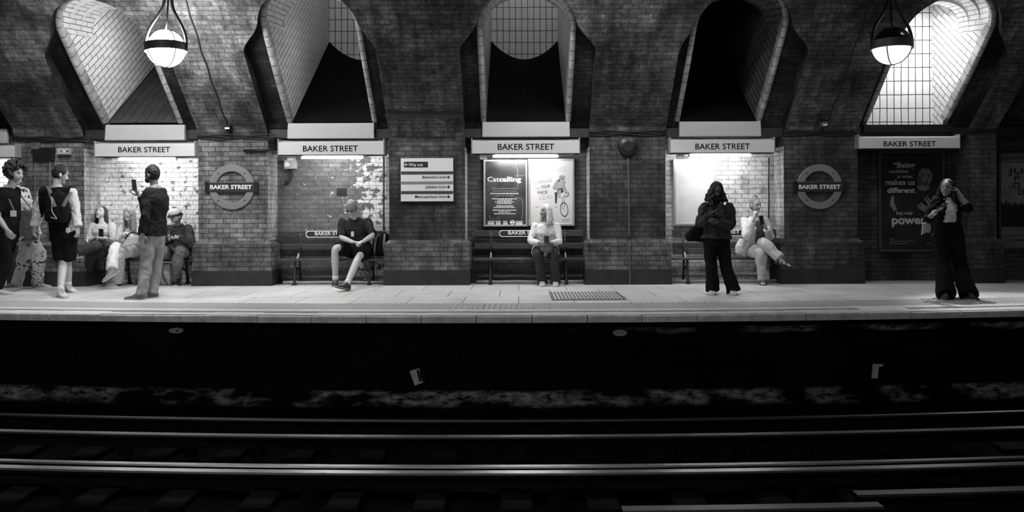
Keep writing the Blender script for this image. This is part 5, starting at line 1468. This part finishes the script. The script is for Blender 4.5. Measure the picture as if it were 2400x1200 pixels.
g.loft(rings); remesh(g, 'shirt_tail', C['white'], root, .009, 3, .008, 12)
sandals(J, root, S, C['shoeb'])
hair(J, root, S, 'bun', .16, seed=18)
phone('phone held before her chest by the woman in the white shirt', P(1785, 516, 12.765), (-.2,-.15,1), (-.3,.9,.1))

# ---- seated on the first bench: woman leaning back
J = {'S': .97}; S = .97
jts(J, head=(237,500,13.20), sha=(217,531,13.16), shb=(262,530,13.14), ela=(209,566,13.02), elb=(268,566,13.0), wra=(228,556,12.80), wrb=(246,558,12.76),
    hpa=(226,588,13.12), hpb=(255,588,13.12), kna=(191,584,12.70), knb=(212,594,12.68))
J['face'] = (-.05,-.93,.36); J['up'] = (0,.3,1)
foot(J, 'b', (213,660), (192,664.5))
J['ana'] = P(180, 592, 12.42); J['fta'] = V((-.75,-.5,-.1)); J['fua'] = (0,-.3,1); J['kna'] = P(226, 576, 12.62)
J['hda'] = ((.8,-.35,.15), (0,.2,-.9), 1, .8); J['hdb'] = ((-.8,-.3,.15), (0,.3,-.9), -1, .8)
root = person('person leaning back on the bench in a pale top and dark trousers, one leg crossed', J, S)
body(J, root, S, .42, True, .05)
trousers(J, root, S, C['dgrey'], (.100,.098,.080,.078,.080), True, seed=19, wr=.012)
shirt(J, root, S, C['cream'], 'top', True, .024, lo=-.14, sleeve=.55, seed=20, wr=.008, rad=(.070,.066,.062,.056,.05))
shoes(J, root, S, flat('pale trainer', .40, .6), C['sole'], laces=C['lace'])
hair(J, root, S, 'long', .035, seed=21, n=70, length=.26, wave=.006, rad=.012, front=.36, out=.02)
phone('dark phone held before the chest by the woman leaning back', P(237, 547, 12.73), (.1,-.2,1), (0,.9,.2))
root = thing('handbag', 'small grey handbag lying on the lap of the woman leaning back', 'bag', P(243, 572, 12.84))
g = G(); c = P(244, 569, 12.82); g.obox(c, V((1,0,0)), V((0,.9,.3)).normalized(), V((0,-.3,.9)).normalized(), .12, .035, .05); remesh(g, 'pouch', C['grey'], root, .008, 4, .006, 10)
g = G(); g.tube(crom([c + V((-.11,0,.04)), c + V((-.06,-.03,.12)), c + V((.03,-.03,.12)), c + V((.10,0,.04))]), .007, 6); g.build('strap', C['grey'], root, smooth=True)

# ---- seated: woman with long hair looking down
J = {'S': .97}; S = .97
jts(J, head=(303,504,12.98), sha=(285,540,13.10), shb=(326,540,13.10), ela=(280,566,12.94), elb=(331,568,12.92), wra=(297,548,12.74), wrb=(305,560,12.70),
    hpa=(290,588,13.12), hpb=(318,588,13.12), kna=(269,578,12.66), knb=(282,592,12.68))
J['face'] = (-.15,-.82,-.52)
foot(J, 'b', (283,664), (259,666.5)); J['ana'] = P(262, 632, 12.40); J['fta'] = V((-.55,-.5,-.5)); J['fua'] = (-.4,-.4,.8)
J['hda'] = ((.85,-.3,-.1), (0,.1,-.95), 1, .7); J['hdb'] = ((-.85,-.35,0), (0,.1,-.95), -1, .7)
root = person('person with long straight hair bending over a bag, white trousers, legs crossed', J, S)
body(J, root, S, .42, True, .2)
trousers(J, root, S, C['white'], (.100,.096,.082,.084,.096), True, seed=22, wr=.012)
shirt(J, root, S, C['cream'], 'cardigan', True, .024, lo=-.14, seed=23, wr=.010, rad=(.070,.066,.062,.058,.046))
shoes(J, root, S, flat('striped trainer', .30, .6), C['sole'], laces=C['lace'])
hair(J, root, S, 'long', .22, seed=24, n=80, length=.30, wave=.004, rad=.012, front=.30, out=.015)
root = thing('handbag', 'pale handbag with dark rim on the lap of the woman with white trousers', 'bag', P(300, 575, 12.66))
g = G(); rings = []
for (z, w_, t_) in ((0,.10,.04),(.03,.13,.05),(.12,.12,.045),(.16,.09,.03)):
    c = P(303, 577, 12.62) + V((z*.35, 0, z)); rings.append([c + V((w_*math.copysign(abs(math.cos(k))**.6, math.cos(k)), t_*math.sin(k), w_*.35*math.cos(k))) for k in (2*PI*q/16 for q in range(16))])
g.loft(rings); remesh(g, 'pouch', C['cream'], root, .008, 3, .004, 10)
g = G(); c = P(303, 577, 12.62); g.tube(crom([c + V((-.05,-.03,.11)), c + V((.0,-.04,.18)), c + V((.10,-.04,.22)), c + V((.16,-.03,.18))]), .012, 8); g.build('rim', C['dgrey'], root, smooth=True)

# ---- seated: man in a hooded sweatshirt with cap
J = {'S': 1.02}; S = 1.02
jts(J, head=(411,506,12.95), sha=(391,538,13.10), shb=(439,538,13.12), ela=(385,566,12.92), elb=(448,572,12.96), wra=(398,553,12.72), wrb=(416,556,12.70),
    hpa=(401,588,13.14), hpb=(432,588,13.14), kna=(383,590,12.72), knb=(420,592,12.70))
J['face'] = (-.30,-.86,-.36)
foot(J, 'b', (411,664), (411,672)); foot(J, 'a', (322,664), (316,670)); J['kna'] = P(380, 592, 12.70); J['ana'] = gnd(322, 664) + V((.03,0,.09))
J['hda'] = ((.6,-.5,.1), (0,.2,-.9), 1, .9); J['hdb'] = ((-.85,-.3,.1), (0,.2,-.9), -1, .9)
root = person('person in a dark hooded sweatshirt, dark cap and faded jeans, sitting at the bench end', J, S)
body(J, root, S, .34, hcol=.015)
trousers(J, root, S, C['faded'], (.106,.102,.084,.078,.072), seed=25, wr=.014, ext=.03)
shirt(J, root, S, C['dgrey'], 'hoodie', infl=.036, lo=-.14, seed=26, rad=(.082,.078,.072,.066,.048), wr=.014, collar=.030)
shoes(J, root, S, C['shoeb'], C['sole'], laces=C['lace'])
hair(J, root, S, 'short', .012, seed=27)
f_, u_, r_ = head_frame(J); hc = V(J['head']); g = G(); rings = []
for q in range(9):
    t = PI*.5*q/8
    rings.append([hc + u_*(.040*S + .094*S*math.sin(t)) - f_*.006*S + (f_*math.sin(k)*.106 + r_*math.cos(k)*.090)*S*max(.02, math.cos(t)) for k in (2*PI*w/24 for w in range(24))])
g.loft(rings); co = g.build('cap', C['cream'], root, smooth=True)
g = G(); rings = []
for q in range(7):
    an = -.9 + 1.8*q/6; o_ = (f_*math.cos(an)*.106 + r_*math.sin(an)*.090)*S
    e_ = o_ + f_*.055*S*math.cos(an*1.4) - u_*.012*S
    b_ = hc + u_*.044*S - f_*.006*S
    rings.append([b_ + o_*.95, b_ + e_, b_ + e_ - u_*.006, b_ + o_*.95 - u_*.006])
g.loft(rings); g.build('peak', C['black'], co, smooth=False)
phone('dark phone held low by the man in the hooded sweatshirt', P(404, 548, 12.62), (.3,-.4,.8), (0,.8,.5))
root = thing('tote_bag', 'pale bag with straps standing on the platform by the hooded man', 'bag', gnd(391, 666))
c0 = gnd(391, 664); g = G(); rings = []
for (z, w_, t_) in ((0.002,.085,.06),(.03,.09,.07),(.2,.085,.06),(.34,.072,.04),(.36,.06,.02)):
    rings.append([c0 + V((w_*math.copysign(abs(math.cos(k))**.5, math.cos(k)), t_*math.copysign(abs(math.sin(k))**.6, math.sin(k)), z)) for k in (2*PI*q/20 for q in range(20))])
g.loft(rings); remesh(g, 'sack', C['cream'], root, .009, 2, .006, 10)
g = G(); g.tube(crom([c0 + V((-.05,-.05,.33)), c0 + V((-.045,-.08,.2)), c0 + V((.02,-.085,.05)), c0 + V((.06,-.075,.02))]), .012, 8, flat=.5); g.build('strap', flat('grey strap', .14, .7), root, smooth=True)

# ---- left edge: curly haired person walking by
J = {'S': 1.05}; S = 1.05; Y = 11.9
jts(J, head=(37,408,Y), sha=(5,453,Y-.16), shb=(34,449,Y+.18), ela=(-6,508,Y-.24), elb=(34,505,Y+.24), wra=(16,538,Y-.30), wrb=(46,540,Y+.18),
    hpa=(2,556,Y-.08), hpb=(22,556,Y+.10), kna=(14,618,Y-.10), knb=(6,618,Y+.1))
J['face'] = (.96,-.22,-.06); foot(J, 'a', (-24,682), (11,682)); foot(J, 'b', (-52,677), (-20,676))
J['hda'] = ((.6,-.1,-.75), (0,.9,-.1), -1, .5); J['hdb'] = ((.3,-.1,-.9), (0,-.9,-.1), 1, .5)
root = person('person with big curly hair in a dark t-shirt with lanyard, cut by frame edge', J, S)
body(J, root, S, .42, hcol=.03)
trousers(J, root, S, C['black'], (.104,.100,.086,.082,.080), seed=28, ext=.03)
shirt(J, root, S, C['black'], 't_shirt', lo=-.20, sleeve=.40, seed=29, rad=(.078,.076,.078,.06,.05), wr=.010)
shoes(J, root, S, C['shoew'], C['sole'], laces=C['shoeb'])
hair(J, root, S, 'curly', .035, seed=30)
g = G(); nb = (V(J['sha'])+V(J['shb']))/2
g.tube(crom([nb + V((-.04,-.10,.06)), nb + V((.08,-.14,-.08)), nb + V((.15,-.12,-.26))]), .008, 6, flat=2); lo_ = g.build('lanyard', flat('grey lanyard', .2, .7), root, smooth=True)
c = nb + V((.155,-.13,-.31)); g = G(); g.box(c.x-.045, c.x+.04, c.y-.006, c.y+.004, c.z-.045, c.z+.045); g.build('badge', C['white'], lo_, bevel=.003)

# ---- person in white floral clothes, mostly hidden behind
J = {'S': .98}; S = .98; Y = 12.45
jts(J, head=(34,414,Y), sha=(26,452,Y-.14), shb=(58,451,Y+.16), ela=(44,498,Y-.26), elb=(66,496,Y+.2), wra=(40,535,Y-.24), wrb=(68,535,Y+.14),
    hpa=(52,545,Y-.08), hpb=(76,545,Y+.10), kna=(92,594,Y-.20), knb=(58,604,Y+.12))
J['face'] = (.93,-.3,-.05); foot(J, 'a', (76,667), (101,667)); foot(J, 'b', (50,665), (22,667))
J['ftb'] = V((-.9,-.3,0))
J['hda'] = ((0,-.1,-.95), (0,.9,-.1), -1, .4); J['hdb'] = ((.2,-.1,-.9), (0,-.9,-.1), 1, .4)
root = person('person in white flower-patterned clothes, mostly hidden behind the curly haired one', J, S)
body(J, root, S, .40, True, .03)
trousers(J, root, S, C['floral'], (.125,.122,.105,.086,.084), True, seed=31, wr=.012)
shirt(J, root, S, C['floral'], 'blouse', True, .030, lo=-.2, sleeve=.75, seed=32, rad=(.078,.076,.074,.066,.05), wr=.012)
shoes(J, root, S, flat('striped trainer', .30, .6), C['sole'], laces=C['lace'])
hair(J, root, S, 'short', .02, seed=33)
root = thing('tote_bag', 'dark grey tote bag hanging from the shoulder of the person in floral clothes', 'bag', P(70, 520, 12.1))
g = G(); c = P(66, 508, 12.12); rings = []
for (z, w_, t_) in ((-.36,.12,.05),(-.33,.15,.07),(-.1,.14,.07),(.08,.11,.05),(.10,.09,.02)):
    rings.append([c + V((w_*math.copysign(abs(math.cos(k))**.5, math.cos(k)), t_*math.sin(k), z)) for k in (2*PI*q/20 for q in range(20))])
g.loft(rings); remesh(g, 'sack', C['grey'], root, .009, 3, .008, 8)
g = G(); g.tube(crom([c + V((.08,0,.08)), P(52, 462, 12.14), P(38, 437, 12.22), P(34, 436, 12.36), P(46, 470, 12.64), c + V((-.06,.05,.08))]), .016, 8, flat=.5); g.build('strap', flat('grey strap', .14, .7), root, smooth=True)

# ---- person with backpack seen from behind
J = {'S': 1.04}; S = 1.04; Y = 11.95
jts(J, head=(141,408,Y+.02), sha=(103,451,Y+.02), shb=(166,451,Y-.02), ela=(88,502,Y+.02), elb=(177,500,Y-.06), wra=(81,532,Y-.02), wrb=(182,532,Y-.12),
    hpa=(137,552,Y+.04), hpb=(163,552,Y-.02), kna=(148,614,Y+.0), knb=(158,614,Y+.04))
J['face'] = (.72,.62,-.35)
foot(J, 'a', (138,689), (155,693)); foot(J, 'b', (155,677), (188,682))
J['hda'] = ((-.05,-.05,-1), (.9,.1,0), -1, .5); J['hdb'] = ((.05,-.05,-1), (-.9,.1,0), 1, .5)
root = person('person seen from behind in black shorts and white sleeves, carrying a backpack', J, S)
body(J, root, S, .42, hcol=.015)
trousers(J, root, S, C['black'], (.112,.112,.110,.07,.07), seed=34, upto=.92, name='shorts')
sh_c = (V(J['sha'])+V(J['shb']))/2
xa, xb = V(J['sha']).x - .015, V(J['shb']).x + .015
shirt(J, root, S, None, 'jacket', infl=.034, lo=-.12, seed=35, rad=(.082,.078,.072,.068,.056), wr=.012, collar=.016, mats=[C['black'], C['white']], matfn=lambda c: 1 if (c.x < xa + (sh_c.z-c.z)*.02 - .02 or c.x > xb + .01 + (c.z-sh_c.z)*.02) and c.z < sh_c.z + .06 else 0, wide=(.92,1.1))
shoes(J, root, S, C['shoew'], C['sole'], laces=C['lace'])
hair(J, root, S, 'short', .012, seed=36)
for s in 'ab':
    a = V(J['an'+s]); k_ = V(J['kn'+s]); d_ = (k_-a).normalized(); g = G(); g.tube([a - d_*.01, a + d_*.07], [.050,.047], 14); g.build('sock', C['white'], root, smooth=True)
f_, u_, r_ = head_frame(J); hc = V(J['head']); g = G()
g.tube([hc + f_*(.03) + u_*(.03) + r_*.088*S*sd if False else hc + r_*.09*S + f_*.0 - u_*.02 for sd in (1,)] + [hc + r_*.093*S - u_*.05], .012, 8); g.build('earphone', C['white'], root, smooth=True)
bp_ = backpack('black backpack worn by the person with white sleeves seen from behind', P(134, 522, Y-.24), 1.02, C['black'], C['dgrey'], 2, (0,.05,1), (.05,-1,0), straps=False)
for sd, (p0, p1, p2) in ((-1, ((112,437),(121,462),(128,485))), (1, ((166,449),(156,468),(147,485)))):
    g = G(); g.tube(crom([P(*p0, Y-.02), P(p0[0]+(3 if sd < 0 else -2), p0[1]+6, Y-.19), P(*p1, Y-.30), P(*p2, Y-.37)]), .028, 8, flat=.35); g.build('shoulder_strap', flat('dark grey strap', .09, .7), bp_, smooth=True)
g = G(); c = P(160, 540, Y-.36); g.box(c.x-.03, c.x+.02, c.y-.01, c.y+.01, c.z-.03, c.z+.035); g.build('tag', C['white'], bp_, bevel=.004)
g = G(); g.tube(crom([P(122,462,Y-.36), P(122,495,Y-.37), P(133,513,Y-.38), P(117,508,Y-.36)]), .007, 6); g.build('cord', C['cream'], bp_, smooth=True)
